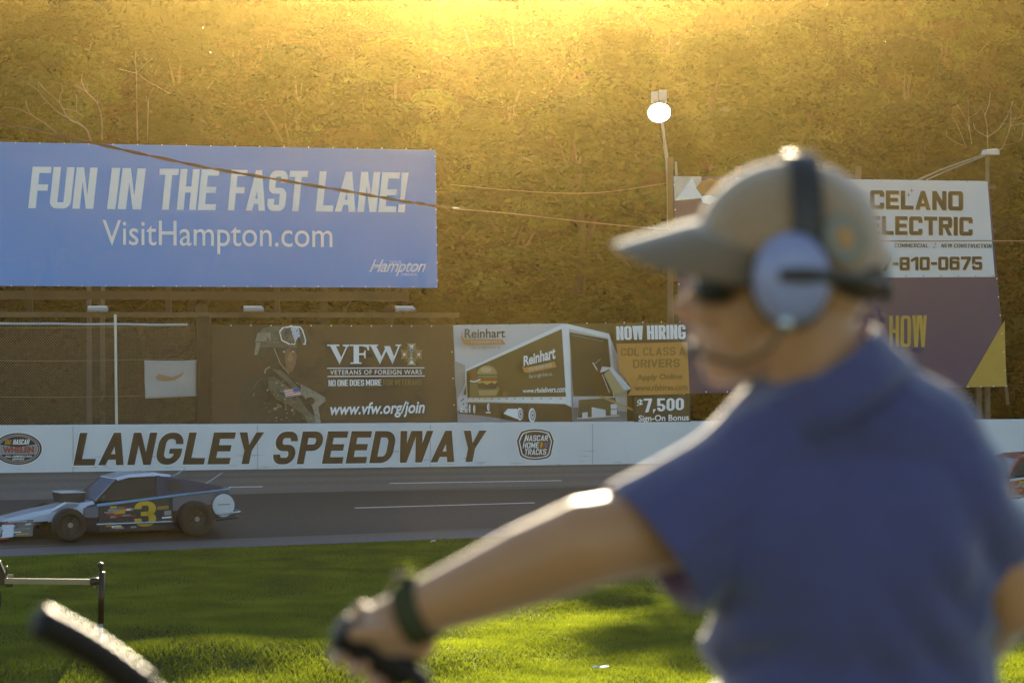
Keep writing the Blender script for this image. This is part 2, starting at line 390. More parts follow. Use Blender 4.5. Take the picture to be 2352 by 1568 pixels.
# blades of grass on the infield (uncountable: one object)
def grass_blades():
    n = 1150000
    Y = 24.0 + 27.5*rng.random(n)**1.35
    X = (rng.random(n)*2-1)*(0.225*Y+3.5)
    v = (X-W0.x)*N.x + (Y-W0.y)*N.y
    k = v > IN_V + 0.72; X = X[k]; Y = Y[k]; n = len(X)
    clump = np.sin(X*3.1+np.sin(Y*2.3))*np.sin(Y*2.7+np.sin(X*1.9))
    Z = terrain(X, Y)
    h = (0.028+0.034*rng.random(n))*(1+0.25*clump)*np.clip(1.25-(Y-30)*0.02, .75, 1.25)
    a = rng.random(n)*2*np.pi; wd = 0.0035+0.005*rng.random(n); wd *= np.clip((Y/30)**1.3, 0.8, 2)
    ln = 0.4*h+0.5*h*rng.random(n); la = rng.random(n)*2*np.pi
    dx, dy = np.cos(a)*wd, np.sin(a)*wd
    v0 = np.stack([X-dx, Y-dy, Z], -1); v1 = np.stack([X+dx, Y+dy, Z], -1)
    v2 = np.stack([X+np.cos(la)*ln, Y+np.sin(la)*ln, Z+h], -1)
    V = np.stack([v0, v1, v2], 1).reshape(-1, 3); F = np.arange(3*n).reshape(-1, 3)
    o = raw_mesh('grass', V, F, leafmat('grass_blade', (0.07, 0.10, 0.004), (0.26, 0.31, 0.012), 0.6, 0.9))
    tag(o, 'short green infield grass between the spectator and the track', 'grass', kind='stuff')
grass_blades()

# the banked asphalt with its worn lanes
def asphalt():
    m = bpy.data.materials.new('asphalt'); m.use_nodes = True; t = m.node_tree; b = t.nodes['Principled BSDF']
    b.inputs['Roughness'].default_value = 0.7; b.inputs['Specular IOR Level'].default_value = 0.35
    tc = t.nodes.new('ShaderNodeTexCoord'); sp = t.nodes.new('ShaderNodeSeparateXYZ'); t.links.new(tc.outputs['UV'], sp.inputs[0])
    n1 = t.nodes.new('ShaderNodeTexNoise'); n1.inputs['Scale'].default_value = 1.0; n1.inputs['Detail'].default_value = 6
    mp = t.nodes.new('ShaderNodeMapping'); mp.inputs['Scale'].default_value = (0.12, 5.0, 1); t.links.new(tc.outputs['UV'], mp.inputs[0]); t.links.new(mp.outputs[0], n1.inputs['Vector'])
    dv = t.nodes.new('ShaderNodeMath'); dv.operation = 'MULTIPLY_ADD'; dv.inputs[1].default_value = 1.3; dv.inputs[2].default_value = -0.65
    t.links.new(n1.outputs[0], dv.inputs[0])
    ad = t.nodes.new('ShaderNodeMath'); ad.operation = 'ADD'; t.links.new(sp.outputs[1], ad.inputs[0]); t.links.new(dv.outputs[0], ad.inputs[1])
    dd = t.nodes.new('ShaderNodeMath'); dd.operation = 'DIVIDE'; dd.inputs[1].default_value = IN_V; t.links.new(ad.outputs[0], dd.inputs[0])
    cr = t.nodes.new('ShaderNodeValToRGB'); e = cr.color_ramp.elements
    e[0].position = 0.0; e[0].color = (.10, .085, .065, 1); e[1].position = 1.0; e[1].color = (.12, .12, .13, 1)
    for p, c in ((.03, .12), (.08, .17), (.13, .13), (.18, .18), (.24, .14), (.30, .17), (.37, .15), (.395, .045), (.5, .05), (.62, .055), (.72, .06), (.86, .05), (.93, .04), (.945, .11)):
        k = e.new(p); k.color = (c*1.12, c*.95, c*.80, 1)
    t.links.new(dd.outputs[0], cr.inputs[0])
    n2 = t.nodes.new('ShaderNodeTexNoise'); n2.inputs['Scale'].default_value = 9; n2.inputs['Detail'].default_value = 8; t.links.new(tc.outputs['UV'], n2.inputs['Vector'])
    mx = t.nodes.new('ShaderNodeMix'); mx.data_type = 'RGBA'; mx.blend_type = 'MULTIPLY'; mx.inputs[0].default_value = 0.55
    t.links.new(cr.outputs[0], mx.inputs[6]); t.links.new(n2.outputs[0], mx.inputs[7])
    gm = t.nodes.new('ShaderNodeMix'); gm.data_type = 'RGBA'; gm.blend_type = 'MULTIPLY'; gm.inputs[0].default_value = 1; gm.inputs[7].default_value = (1.35, 1.35, 1.35, 1)
    t.links.new(mx.outputs[2], gm.inputs[6]); t.links.new(gm.outputs[2], b.inputs['Base Color'])
    bp = t.nodes.new('ShaderNodeBump'); bp.inputs['Strength'].default_value = 0.25; n3 = t.nodes.new('ShaderNodeTexNoise'); n3.inputs['Scale'].default_value = 60
    t.links.new(tc.outputs['UV'], n3.inputs['Vector']); t.links.new(n3.outputs[0], bp.inputs['Height']); t.links.new(bp.outputs[0], b.inputs['Normal'])
    return m
def track():
    vs = []; fs = []; uv = []
    ss = np.linspace(-40, 60, 101); vv = np.linspace(0.0, IN_V+0.6, 12)
    for s in ss:
        for v in vv:
            z = wz(s)*(1-min(v, IN_V)/IN_V) + 0.012; vs.append(tuple(WP(s, v, z))); uv.append((s, v))
    n = len(vv)
    for i in range(len(ss)-1):
        for j in range(n-1): fs.append((i*n+j, (i+1)*n+j, (i+1)*n+j+1, i*n+j+1))
    me = bpy.data.meshes.new('track'); me.from_pydata(vs, [], fs); me.materials.append(asphalt())
    ul = me.uv_layers.new(name='UVMap')
    for l in me.loops: ul.data[l.index].uv = uv[l.vertex_index]
    o = bpy.data.objects.new('race_track', me); COL.objects.link(o); tag(o, kind='structure')
track()
def track_hit(px, py, off=0.0):
    lo, hi = 20.0, 120.0
    for _ in range(60):
        mid = (lo+hi)/2; p = P(px, py, mid); d = p-W0; s = d.dot(U); v = d.dot(N)
        zz = wz(s)*(1-min(v, IN_V)/IN_V) + 0.012
        if p.z > zz: lo = mid
        else: hi = mid
    p = P(px, py, lo); p.z += off
    return p
paint = mat('road_paint', (0.75, 0.74, 0.70), 0.7, var=0.25, scale=6)
for a, b, wd in (((505, 1119), (603, 1117.5), .11), ((895, 1110), (1290, 1103.5), .11), ((815, 1166.5), (1228, 1154.5), .09)):
    mb = MB(); A = track_hit(*a, .006); B = track_hit(*b, .006); d = (B-A).normalized(); nn = Vector((d.y, -d.x, 0))*wd/2
    nn.z = -0.045*wd
    mb.add([A-nn, B-nn, B+nn, A+nn], [(0,1,2,3)], paint); tag(mb.build('lane_marking'), kind='structure')

# ------------------------------------------------------------------ track wall with lettering
white_w = mat('white_wall_paint', (0.70, 0.70, 0.70), 0.55, var=0.10, scale=1.2, bump=0.12, bscale=5)
brown_l = mat('dark_brown_lettering', (0.045, 0.024, 0.008), 0.6, var=0.1)
white_l = mat('white_print', (0.85, 0.85, 0.85), 0.5, var=0.04)
black_l = mat('black_print', (0.015, 0.012, 0.01), 0.5)
red_l = mat('red_print', (0.42, 0.05, 0.025), 0.5)
dkred_l = mat('dark_red_print', (0.16, 0.02, 0.015), 0.5)
yel_l = mat('yellow_print', (0.62, 0.36, 0.03), 0.5)
org_l = mat('orange_print', (0.55, 0.25, 0.05), 0.5)
blu_l = mat('blue_print', (0.05, 0.12, 0.35), 0.5)
gry_l = mat('grey_print', (0.28, 0.28, 0.30), 0.5)
ltg_l = mat('light_grey_print', (0.5, 0.5, 0.5), 0.5)
def racewall():
    A = Art(pl_wall)
    s0, s1 = -14.0, 48.0
    pts = lambda v, top: [WP(s, v, wz(s)+(1.12 if top else -0.1)) for s in (s0, s1)]
    fb, ft, bb, bt = pts(0, 0), pts(0, 1), pts(-.3, 0), pts(-.3, 1)
    # coping 3 cm bevel along the front edge
    fm = [WP(s, 0, wz(s)+1.085) for s in (s0, s1)]; fc = [WP(s, -.035, wz(s)+1.12) for s in (s0, s1)]
    A.add([fb[0], fb[1], fm[1], fm[0]], [(0,1,2,3)], white_w)
    A.add([fm[0], fm[1], fc[1], fc[0]], [(0,1,2,3)], white_w)
    A.add([fc[0], fc[1], bt[1], bt[0]], [(0,1,2,3)], white_w)
    A.add([bb[0], bb[1], bt[1], bt[0]], [(3,2,1,0)], white_w)
    A.z = 0
    for dx, dy, off, m, L in ((0, 0, .055, white_l, 1), (0, 0, .022, brown_l, 3)):
        g = 2.2 if m is white_l else 0
        A.text('LANGLEY', 168-g, 993.5-g, 1068.5+g, 607+g, 991.9-g, 1064.7+g, m, 0, .21, 1, lay=L, block=dict(sx=.235+g*.006, sy=.20+g*.006, r=.36, wd=.74, gap=.11-g*.012))
        A.text('SPEEDWAY', 627-g, 990.5-g, 1066+g, 1117.5+g, 988-g, 1059.5+g, m, 0, .21, 1, lay=L, block=dict(sx=.235+g*.006, sy=.20+g*.006, r=.36, wd=.74, gap=.11-g*.012))
    # oval sponsor emblem
    cx, cy = c9(318, 437)
    for i, (rx, ry, m) in enumerate(((57, 38.5, white_l), (55, 36.5, black_l), (50.5, 33.2, ltg_l), (49, 32, dkred_l), (46, 29.6, ltg_l), (44.5, 28.4, black_l))):
        A.ell(cx, cy, rx, ry, m, n=48, lay=i+1)
    A.poly([c9(-20, 370), c9(318, 420), c9(640, 360), c9(665, 440), c9(635, 528), c9(-10, 528)], gry_l, lay=8)
    A.line([c9(-20, 370), c9(318, 418), c9(640, 360)], 1.2, ltg_l, lay=9); A.line([c9(-5, 528), c9(640, 522)], 1.2, ltg_l, lay=9)
    A.text('WHELEN', *c9(45, 400), c9(0, 512)[1], c9(595, 0)[0], c9(0, 392)[1], c9(0, 505)[1], black_l, .05, 0, 1, lay=9)
    A.text('WHELEN', *c9(52, 405), c9(0, 508)[1], c9(588, 0)[0], c9(0, 397)[1], c9(0, 500)[1], red_l, .03, 0, 1, lay=10)
    A.text('NASCAR', *c9(222, 268), c9(0, 362)[1], c9(524, 0)[0], c9(0, 266)[1], c9(0, 360)[1], white_l, 0, .28, block=dict(sx=.24, sy=.17, r=.2, wd=.72, gap=.06), lay=9)
    for i, m in enumerate((yel_l, yel_l, yel_l, yel_l, red_l)):
        x = 84+i*26; A.poly([c9(x+10, 270), c9(x+24, 270), c9(x+12, 360), c9(x-4, 360)], m, lay=9)
    A.text('ALL-AMERICAN', *c9(76, 552), c9(0, 588)[1], c9(562, 0)[0], c9(0, 550)[1], c9(0, 586)[1], white_l, .025, .25, lay=9)
    A.text('SERIES', *c9(205, 602), c9(0, 636)[1], c9(430, 0)[0], c9(0, 600)[1], c9(0, 634)[1], white_l, .025, .25, lay=9)
    # shield emblem
    def shield(g):
        c = (824, 1195); q = [(700, 1080), (760, 1062), (824, 1056), (888, 1062), (955, 1080), (972, 1110), (992, 1165), (965, 1290), (945, 1315), (890, 1330), (824, 1336), (755, 1330), (705, 1312), (685, 1290), (658, 1165), (680, 1110)]
        return [c3(c[0]+(x-c[0])*g, c[1]+(y-c[1])*g) for x, y in q]
    for i, (g, m) in enumerate(((1.04, white_l), (1.0, brown_l), (.90, white_l), (.84, brown_l))): A.poly(shield(g), m, lay=i+1)
    A.text('NASCAR', *c3(728, 1112), c3(0, 1165)[1], c3(940, 0)[0], c3(0, 1112)[1], c3(0, 1163)[1], white_l, 0, .18, block=dict(sx=.2, sy=.16, r=.2, wd=.7, gap=.12), lay=6)
    A.line([c3(742, 1102), c3(715, 1195)], 1.6, white_l, lay=6)
    A.text('HOME', *c3(708, 1178), c3(0, 1230)[1], c3(860, 0)[0], c3(0, 1175)[1], c3(0, 1228)[1], white_l, 0, .18, block=dict(sx=.2, sy=.16, r=.2, wd=.7, gap=.12), lay=6)
    for i, m in enumerate((yel_l, red_l, blu_l)): A.poly([c3(872+i*24, 1175), c3(892+i*24, 1175), c3(882+i*24, 1226), c3(862+i*24, 1226)], m, lay=6)
    A.text('TRACKS', *c3(728, 1238), c3(0, 1290)[1], c3(924, 0)[0], c3(0, 1236)[1], c3(0, 1288)[1], white_l, 0, .18, block=dict(sx=.2, sy=.16, r=.2, wd=.7, gap=.12), lay=6)
    # scuffs on the paint
    sc = mat('wall_scuff', (.46, .45, .43), .8)
    for i in range(26):
        x = random.uniform(0, 1600); y = random.uniform(1066, 1076) - x*0.0105 + 6
        A.poly([(x, y), (x+random.uniform(8, 40), y-random.uniform(-.4, 1)), (x+random.uniform(10, 30), y+random.uniform(1, 2.5))], sc, lay=1)
    for k in range(-2, 7):
        s_ = k*4.6+.7; A.add([WP(s_, .003, wz(s_)), WP(s_+.025, .003, wz(s_)), WP(s_+.025, .003, wz(s_)+1.08), WP(s_, .003, wz(s_)+1.08)], [(0,1,2,3)], sc)
    tm_ = mat('tyre_scuff', (.33, .31, .29), .8, var=.4, scale=6)
    for i in range(16):
        x = random.uniform(0, 1620); y = 1062-x*.0135+random.uniform(-14, 9); L_ = random.uniform(20, 90); A.poly([(x, y), (x+L_*.5, y-random.uniform(.3, 1.2)), (x+L_, y-random.uniform(0, 1.5)), (x+L_*.5, y+random.uniform(.2, 1.0))], tm_, lay=.5)
    o = A.build('track_wall'); tag(o, 'long white concrete track wall painted with brown LANGLEY SPEEDWAY letters', 'wall')
racewall()

# ------------------------------------------------------------------ banners beside the track
brn_b = mat('brown_banner', (0.075, 0.045, 0.022), 0.55, var=0.12, scale=.8, bump=.5, bscale=1.5)
skin_p = mat('printed_skin', (0.24, 0.13, 0.075), .5); skin_d = mat('printed_skin_dark', (0.10, 0.055, 0.03), .5)
camo_a = mat('printed_camouflage', (0.13, 0.12, 0.085), .5, var=.6, scale=9); camo_b = mat('printed_camouflage_light', (0.26, 0.24, 0.18), .5, var=.5, scale=12)
camo_c = mat('printed_camouflage_dark', (0.06, 0.045, 0.028), .5, var=.5, scale=8); gold_l = mat('gold_print', (.42, .27, .09), .5, var=.2); goldd_l = mat('dull_gold_print', (.22, .15, .05), .5)
grom = mat('brass_grommet', (0.8, 0.78, 0.7), .35, metal=0.0)
def vfw():
    A = Art(pl_banner)
    A.panel([(481, 746), (1040, 745), (1050, 973), (481, 977)], brn_b)
    A.z = 1
    # helmeted soldier, arms folded
    A.poly([c2(*q) for q in ((430, 1030), (420, 850), (470, 680), (560, 590), (690, 545), (830, 560), (960, 640), (1080, 700), (1190, 770), (1215, 830), (1190, 900), (1165, 1030))], camo_c)
    A.poly([c2(*q) for q in ((575, 390), (570, 300), (590, 220), (640, 150), (720, 125), (880, 122), (990, 130), (1030, 200), (1000, 320), (960, 410), (940, 530), (870, 560), (780, 520), (700, 500), (640, 440))], camo_c)
    A.poly([c2(*q) for q in ((575, 270), (600, 200), (650, 150), (725, 130), (900, 125), (985, 140), (960, 330), (820, 330), (700, 320), (600, 330))], camo_a)
    A.poly([c2(*q) for q in ((600, 190), (720, 185), (722, 265), (580, 268))], camo_b)
    A.poly([c2(*q) for q in ((568, 395), (585, 280), (625, 275), (615, 345), (598, 390))], camo_b)
    A.poly([c2(*q) for q in ((795, 360), (840, 335), (940, 335), (962, 400), (950, 470), (925, 545), (880, 552), (830, 520), (800, 450))], skin_p)
    A.poly([c2(*q) for q in ((795, 360), (850, 340), (850, 440), (860, 520), (820, 500), (800, 440))], skin_d)
    for x in (842, 922):
        A.poly([c2(x-26, 352), c2(x+24, 348), c2(x+22, 338), c2(x-24, 340)], camo_c)
        A.ell(*c2(x, 364), 5, 2.6, skin_d, n=12); A.ell(*c2(x, 364), 2.8, 2.2, white_l, n=10); A.ell(*c2(x+2, 364), 1.4, 1.6, black_l, n=8)
    A.poly([c2(*q) for q in ((885, 370), (905, 372), (922, 440), (890, 455), (868, 440))], mat('printed_skin_light', (.33, .19, .11), .5))
    A.poly([c2(*q) for q in ((868, 495), (892, 486), (915, 495), (905, 514), (880, 514))], mat('printed_lip', (.33, .13, .09), .5))
    A.line([c2(745, 330), c2(800, 470), c2(880, 560)], 2.5, camo_b)
    # goggles
    gl = [(790, 175), (820, 140), (900, 125), (985, 132), (1010, 160), (1040, 260), (1035, 300), (1012, 300), (985, 250), (965, 228), (945, 260), (935, 300), (880, 298), (810, 262)]
    A.poly([c2(*q) for q in gl], white_l)
    c = (905, 210); A.poly([c2(c[0]+(x-c[0])*.9, c[1]+(y-c[1])*.86) for x, y in gl], camo_a)
    A.poly([c2(*q) for q in ((895, 140), (968, 143), (985, 225), (958, 230), (935, 270), (908, 200))], mat('printed_lens', (.55, .58, .68), .4))
    # sleeve, flag and webbing
    A.poly([c2(*q) for q in ((690, 600), (740, 590), (850, 670), (970, 780), (1050, 900), (1160, 1000), (1160, 1030), (1060, 1030), (1000, 930), (880, 850), (760, 800), (690, 700))], camo_a)
    A.poly([c2(*q) for q in ((720, 520), (800, 530), (920, 640), (1000, 730), (975, 745), (880, 660), (780, 570))], camo_a)
    A.poly([c2(*q) for q in ((985, 660), (1100, 720), (1210, 780), (1215, 815), (1150, 870), (1165, 1000), (1120, 960), (1090, 860), (1030, 800), (985, 740))], camo_b)
    A.ell(*c2(1072, 815), 11, 9, camo_c, n=16)
    A.poly([c2(*q) for q in ((1110, 950), (1160, 930), (1170, 1030), (1125, 1030))], camo_b)
    for i in range(14):
        a = c2(random.uniform(640, 1020), random.uniform(600, 1000)); L = random.uniform(4, 16); th = random.uniform(.3, 1.3)
        A.line([a, (a[0]+L*math.cos(th), a[1]+L*math.sin(th))], random.uniform(.8, 2.4), random.choice((camo_b, camo_c)))
    for i in range(110):
        t_ = random.random(); x = 640+520*t_+random.uniform(-60, 60); y = 610+random.random()*400
        if x > 700+ (y-560)*1.15 or x < 480: continue
        r_ = random.uniform(1.2, 4.2); c_ = c2(x, y); k_ = random.uniform(.4, 1)
        A.ell(c_[0], c_[1], r_, r_*k_, random.choice((camo_a, camo_c, camo_c, camo_b)), n=7, rot=random.uniform(0, 180))
    for i in range(34):
        c_ = c2(random.uniform(605, 930), random.uniform(145, 320)); A.ell(c_[0], c_[1], random.uniform(1, 3.2), random.uniform(.8, 2), random.choice((camo_a, camo_c, camo_b, camo_c)), n=7, rot=random.uniform(0, 180))
    A.line([c2(590, 560), c2(600, 520), c2(640, 500)], 3, camo_b); A.line([c2(485, 700), c2(520, 640), c2(570, 600)], 1.2, camo_a)
    A.line([c2(488, 765), c2(495, 735)], 1.2, camo_b)
    fq = [(760, 705), (895, 690), (925, 755), (785, 776)]
    A.poly([c2(*q) for q in fq], white_l)
    for k in range(4):
        t0, t1 = (k*2+.15)/7.5, (k*2+1.05)/7.5
        L0 = (760+25*t0, 705+71*t0); L1 = (760+25*t1, 705+71*t1); R0 = (895+30*t0, 690+65*t0); R1 = (895+30*t1, 690+65*t1)
        A.poly([c2(*L0), c2(*R0), c2(*R1), c2(*L1)], red_l, lay=None)
    A.poly([c2(840, 697), c2(895, 690), c2(910, 722), c2(852, 730)], blu_l, lay=None)
    # VFW in serif capitals
    def serif(pts): A.poly([c2(*q) for q in pts], white_l, lay=8)
    serif([(1237, 298), (1350, 298), (1350, 310), (1318, 312), (1372, 425), (1352, 480), (1265, 312), (1237, 310)])
    serif([(1352, 480), (1345, 462), (1410, 320), (1380, 310), (1380, 298), (1440, 298), (1440, 312), (1425, 318)])
    serif([(1445, 298), (1622, 298), (1622, 350), (1610, 350), (1600, 322), (1560, 312), (1530, 312), (1530, 378), (1575, 376), (1582, 350), (1590, 350), (1590, 425), (1582, 425), (1575, 395), (1530, 393), (1530, 460), (1555, 464), (1555, 474), (1450, 474), (1450, 464), (1480, 460), (1480, 312), (1445, 310)])
    serif([(1620, 298), (1705, 298), (1705, 310), (1688, 312), (1745, 425), (1722, 478), (1638, 312), (1620, 310)])
    serif([(1722, 478), (1714, 455), (1772, 330), (1784, 350)])
    serif([(1762, 312), (1815, 312), (1855, 415), (1838, 480), (1768, 330)])
    serif([(1838, 480), (1830, 462), (1890, 312), (1865, 310), (1865, 298), (1918, 298), (1918, 308), (1905, 312)])
    # cross emblem
    ex, ey = c2(2012, 388)
    for k in range(32):
        a = 2*math.pi*k/32; r = 23.5 if k % 2 == 0 else 19
        A.line([(ex, ey), (ex+r*math.cos(a), ey+r*1.1*math.sin(a))], 1.9, gold_l if k % 2 else goldd_l, lay=8)
    for k in range(4):
        a = math.pi/2*k; f = lambda r, t: (ex+r*math.cos(a+t), ey+r*1.08*math.sin(a+t))
        A.poly([f(6, -.5), f(26, -.42), f(22.5, 0), f(26, .42), f(6, .5)], gold_l, lay=9)
        A.poly([f(12, -.2), f(23, -.3), f(20.5, 0), f(23, .3), f(12, .2)], red_l if k % 2 == 0 else ltg_l, lay=10)
        A.poly([f(13, -.12), f(20.5, -.2), f(19, 0), f(20.5, .2), f(13, .12)], white_l, lay=11)
    A.ell(ex, ey, 13.5, 14.5, gold_l, lay=12, n=20); A.ell(ex, ey, 11.5, 12.5, goldd_l, lay=13, n=20); A.ell(ex-1, ey-9, 4.5, 4.5, ltg_l, lay=14, n=14); A.ell(ex-1, ey-9, 2.6, 2.6, blu_l, lay=15, n=12)
    A.ell(ex-1, ey, 2.4, 2.4, ltg_l, lay=14, n=8); A.ell(ex-1, ey+8, 3.2, 4, ltg_l, lay=14, n=8)
    A.line([c2(1235, 515), c2(2130, 511)], 2.2, white_l, lay=8); A.line([c2(1240, 590), c2(2135, 586)], 2.2, white_l, lay=8)
    A.text('VETERANS OF FOREIGN WARS', *c2(1266, 532), c2(0, 574)[1], c2(2108, 0)[0], c2(0, 528)[1], c2(0, 570)[1], white_l, .006, 0, 1.12, lay=8)
    A.text('NO ONE DOES MORE', *c2(1250, 623), c2(0, 680)[1], c2(1735, 0)[0], c2(0, 618)[1], c2(0, 674)[1], white_l, block=dict(sx=.19, sy=.15, r=.2, wd=.55, gap=.07, sp=.2), lay=8)
    A.text('FOR VETERANS', *c2(1753, 620), c2(0, 675)[1], c2(2105, 0)[0], c2(0, 615)[1], c2(0, 670)[1], goldd_l, block=dict(sx=.18, sy=.14, r=.2, wd=.52, gap=.08, sp=.2), lay=8)
    A.text('www.vfw.org/join', *c2(1265, 836), c2(0, 980)[1], c2(2135, 0)[0], c2(0, 812)[1], c2(0, 962)[1], white_l, .022, .22, 1.0, lay=8)
    A.dots(c2(355, 122), c2(2198, 129), 11, 1.6, grom); A.dots(c2(170, 368), c2(174, 870), 3, 1.6, grom)
    tag(A.build('banner'), 'brown banner with a helmeted soldier and white VFW lettering above the track wall', 'banner', 'banners hung along the track wall')
vfw()
def reinhart():
    A = Art(pl_banner)
    ol = mat('olive_print', (.105, .075, .018), .55, var=.12, scale=1.0); lg = mat('pale_print', (.60, .60, .61), .55, var=.06); ol2 = mat('dark_olive_print', (.06, .042, .014), .55)
    A.panel([(1040, 745), (1560, 741), (1572, 967), (1051, 973)], ol)
    A.z = 0
    A.poly([c3(*q) for q in ((82, 118), (1100, 102), (1490, 195), (1655, 600), (1655, 995), (125, 1008))], lg)
    A.poly([c3(*q) for q in ((92, 440), (190, 480), (190, 640), (120, 790), (100, 640))], mat('printed_dusk', (.36, .33, .30), .5))
    A.poly([c3(*q) for q in ((118, 890), (1150, 860), (1655, 900), (1655, 996), (125, 1008))], gry_l)
    A.poly([c3(*q) for q in ((190, 815), (1110, 830), (1150, 860), (1160, 992), (1000, 996), (640, 985), (400, 945), (130, 915), (140, 870))], ol2)
    # trailer side
    A.poly([c3(*q) for q in ((190, 520), (1068, 108), (1128, 120), (1150, 860), (1090, 830), (195, 800))], white_l)
    A.poly([c3(*q) for q in ((200, 535), (1062, 152), (1100, 765), (200, 770))], ol)
    A.poly([c3(*q) for q in ((1098, 105), (1490, 195), (1500, 240), (1125, 150))], white_l)
    A.poly([c3(*q) for q in ((1130, 180), (1478, 245), (1525, 760), (1165, 760))], ol2)
    A.poly([c3(*q) for q in ((1478, 215), (1498, 215), (1535, 570), (1515, 560))], white_l)
    A.line([c3(1140, 205), c3(1440, 265)], 1.2, gry_l); A.line([c3(1142, 440), c3(1160, 950)], 2.4, gry_l)
    for k in range(13):
        x = 205+k*k*1.9+k*46; x = min(x, 1060); A.poly([c3(x, 776), c3(x+9+k*1.4, 776), c3(x+9+k*1.4, 785), c3(x, 785)], org_l)
    # cab and wheels
    A.poly([c3(*q) for q in ((130, 905), (115, 800), (150, 760), (190, 650), (200, 800), (200, 910))], lg)
    A.poly([c3(*q) for q in ((165, 720), (185, 665), (188, 745), (165, 750))], ol2)
    for k in range(9):
        x, y = random.uniform(125, 195), random.uniform(770, 900); A.poly([c3(x, y), c3(x+18, y-6), c3(x+14, y+14)], random.choice((ol2, gry_l, white_l)))
    for x, y, rx, ry in ((665, 920, 29, 57), (773, 930, 32, 65), (208, 870, 10, 40), (247, 875, 10, 38), (372, 856, 13, 34)):
        A.ell(*c3(x, y), rx*.2539, ry*.2539, white_l, n=20); A.ell(*c3(x+4, y), rx*.18, ry*.19, gry_l, n=18); A.ell(*c3(x+3, y), rx*.12, ry*.13, lg, n=14); A.ell(*c3(x+4, y), rx*.05, ry*.05, ol2, n=10)
    A.poly([c3(*q) for q in ((505, 915), (545, 870), (630, 872), (632, 965))], white_l); A.poly([c3(*q) for q in ((345, 900), (385, 895), (388, 912), (345, 912))], lg)
    # burger picture on the trailer
    A.poly([c3(*q) for q in ((200, 640), (250, 600), (430, 650), (470, 690), (440, 768), (200, 768))], goldd_l)
    A.poly([c3(*q) for q in ((205, 530), (255, 505), (258, 600), (210, 622))], mat('rust_print', (.22, .09, .02), .5))
    bun = mat('bun_print', (.42, .29, .12), .5); let = mat('lettuce_print', (.22, .25, .06), .5); pat = mat('patty_print', (.05, .026, .012), .5)
    A.ell(*c3(355, 560), 23, 20, bun, a0=0, a1=180, n=20); A.ell(*c3(345, 520), 13, 6, mat('bun_gloss_print', (.55, .42, .24), .5), n=16)
    A.poly([c3(265+i*12, 565+(14 if i % 2 else 0)) for i in range(16)]+[c3(445, 590), c3(265, 590)], let)
    A.poly([c3(*q) for q in ((262, 590), (448, 590), (440, 625), (270, 625))], mat('tomato_print', (.30, .07, .02), .5))
    A.poly([c3(*q) for q in ((265, 622), (447, 622), (420, 650), (395, 632), (350, 656), (310, 632), (280, 645))], mat('cheese_print', (.55, .38, .08), .5))
    A.poly([c3(*q) for q in ((266, 640), (446, 640), (436, 690), (276, 690))], pat, lay=A.z-1)
    A.poly([c3(265+i*12, 690+(10 if i % 2 else 0)) for i in range(16)]+[c3(440, 712), c3(270, 712)], let)
    A.poly([c3(*q) for q in ((268, 706), (444, 706), (432, 752), (284, 752))], bun)
    A.poly([c3(*q) for q in ((480, 768), (500, 710), (530, 715), (540, 768))], mat('rust_print', (.22, .09, .02), .5))
    A.line([c3(195, 620), c3(240, 628), c3(290, 605)], 2.6, white_l)
    # logo on the sky and on the trailer
    A.text('Reinhart', *c3(147, 152), c3(0, 236)[1], c3(512, 0)[0], c3(0, 150)[1], c3(0, 230)[1], ol2, .018)
    A.poly([c3(*q) for q in ((115, 235), (135, 245), (485, 245), (518, 290), (180, 296), (130, 278))], org_l)
    A.poly([c3(*q) for q in ((110, 225), (130, 150), (122, 220), (150, 262), (118, 250))], org_l)
    A.text('FOODSERVICE', *c3(203, 256), c3(0, 280)[1], c3(470, 0)[0], c3(0, 253)[1], c3(0, 277)[1], lg, .01, 0, 1.15)
    A.text('Get it right from us.', *c3(205, 307), c3(0, 342)[1], c3(470, 0)[0], c3(0, 303)[1], c3(0, 338)[1], gry_l, .0)
    A.text('Reinhart', *c3(675, 398), c3(0, 488)[1], c3(962, 0)[0], c3(0, 303)[1], c3(0, 420)[1], white_l, .03)
    A.poly([c3(*q) for q in ((660, 490), (690, 500), (955, 445), (970, 495), (720, 548), (680, 540))], org_l)
    A.text('FOODSERVICE', *c3(722, 505), c3(0, 530)[1], c3(928, 0)[0], c3(0, 462)[1], c3(0, 490)[1], lg, .01)
    A.text('Get it right from us.', *c3(722, 562), c3(0, 606)[1], c3(932, 0)[0], c3(0, 538)[1], c3(0, 582)[1], lg, .0)
    A.text('www.rfsdelivers.com', *c3(665, 690), c3(0, 727)[1], c3(1052, 0)[0], c3(0, 662)[1], c3(0, 722)[1], white_l, .022)
    # ramp and the worker's boxes
    A.poly([c3(*q) for q in ((1170, 790), (1500, 770), (1530, 925), (1165, 960))], ol)
    for q in (((1200, 905), (1250, 900), (1250, 952), (1200, 955)), ((1285, 855), (1410, 880), (1412, 935), (1285, 948)), ((1455, 830), (1510, 825), (1512, 870), (1456, 872)), ((1456, 880), (1512, 876), (1512, 922), (1456, 926))): A.poly([c3(*p) for p in q], lg)
    A.poly([c3(*q) for q in ((1330, 755), (1380, 752), (1655, 870), (1655, 890))], gold_l); A.line([c3(1150, 958), c3(1530, 930)], 2.2, lg)
    A.poly([c3(*q) for q in ((1355, 545), (1375, 490), (1470, 500), (1640, 690), (1575, 700), (1470, 560), (1440, 510), (1400, 535))], lg)
    A.poly([c3(*q) for q in ((1390, 560), (1440, 515), (1570, 700), (1640, 695), (1490, 755))], mat('carton_print', (.40, .33, .16), .5))
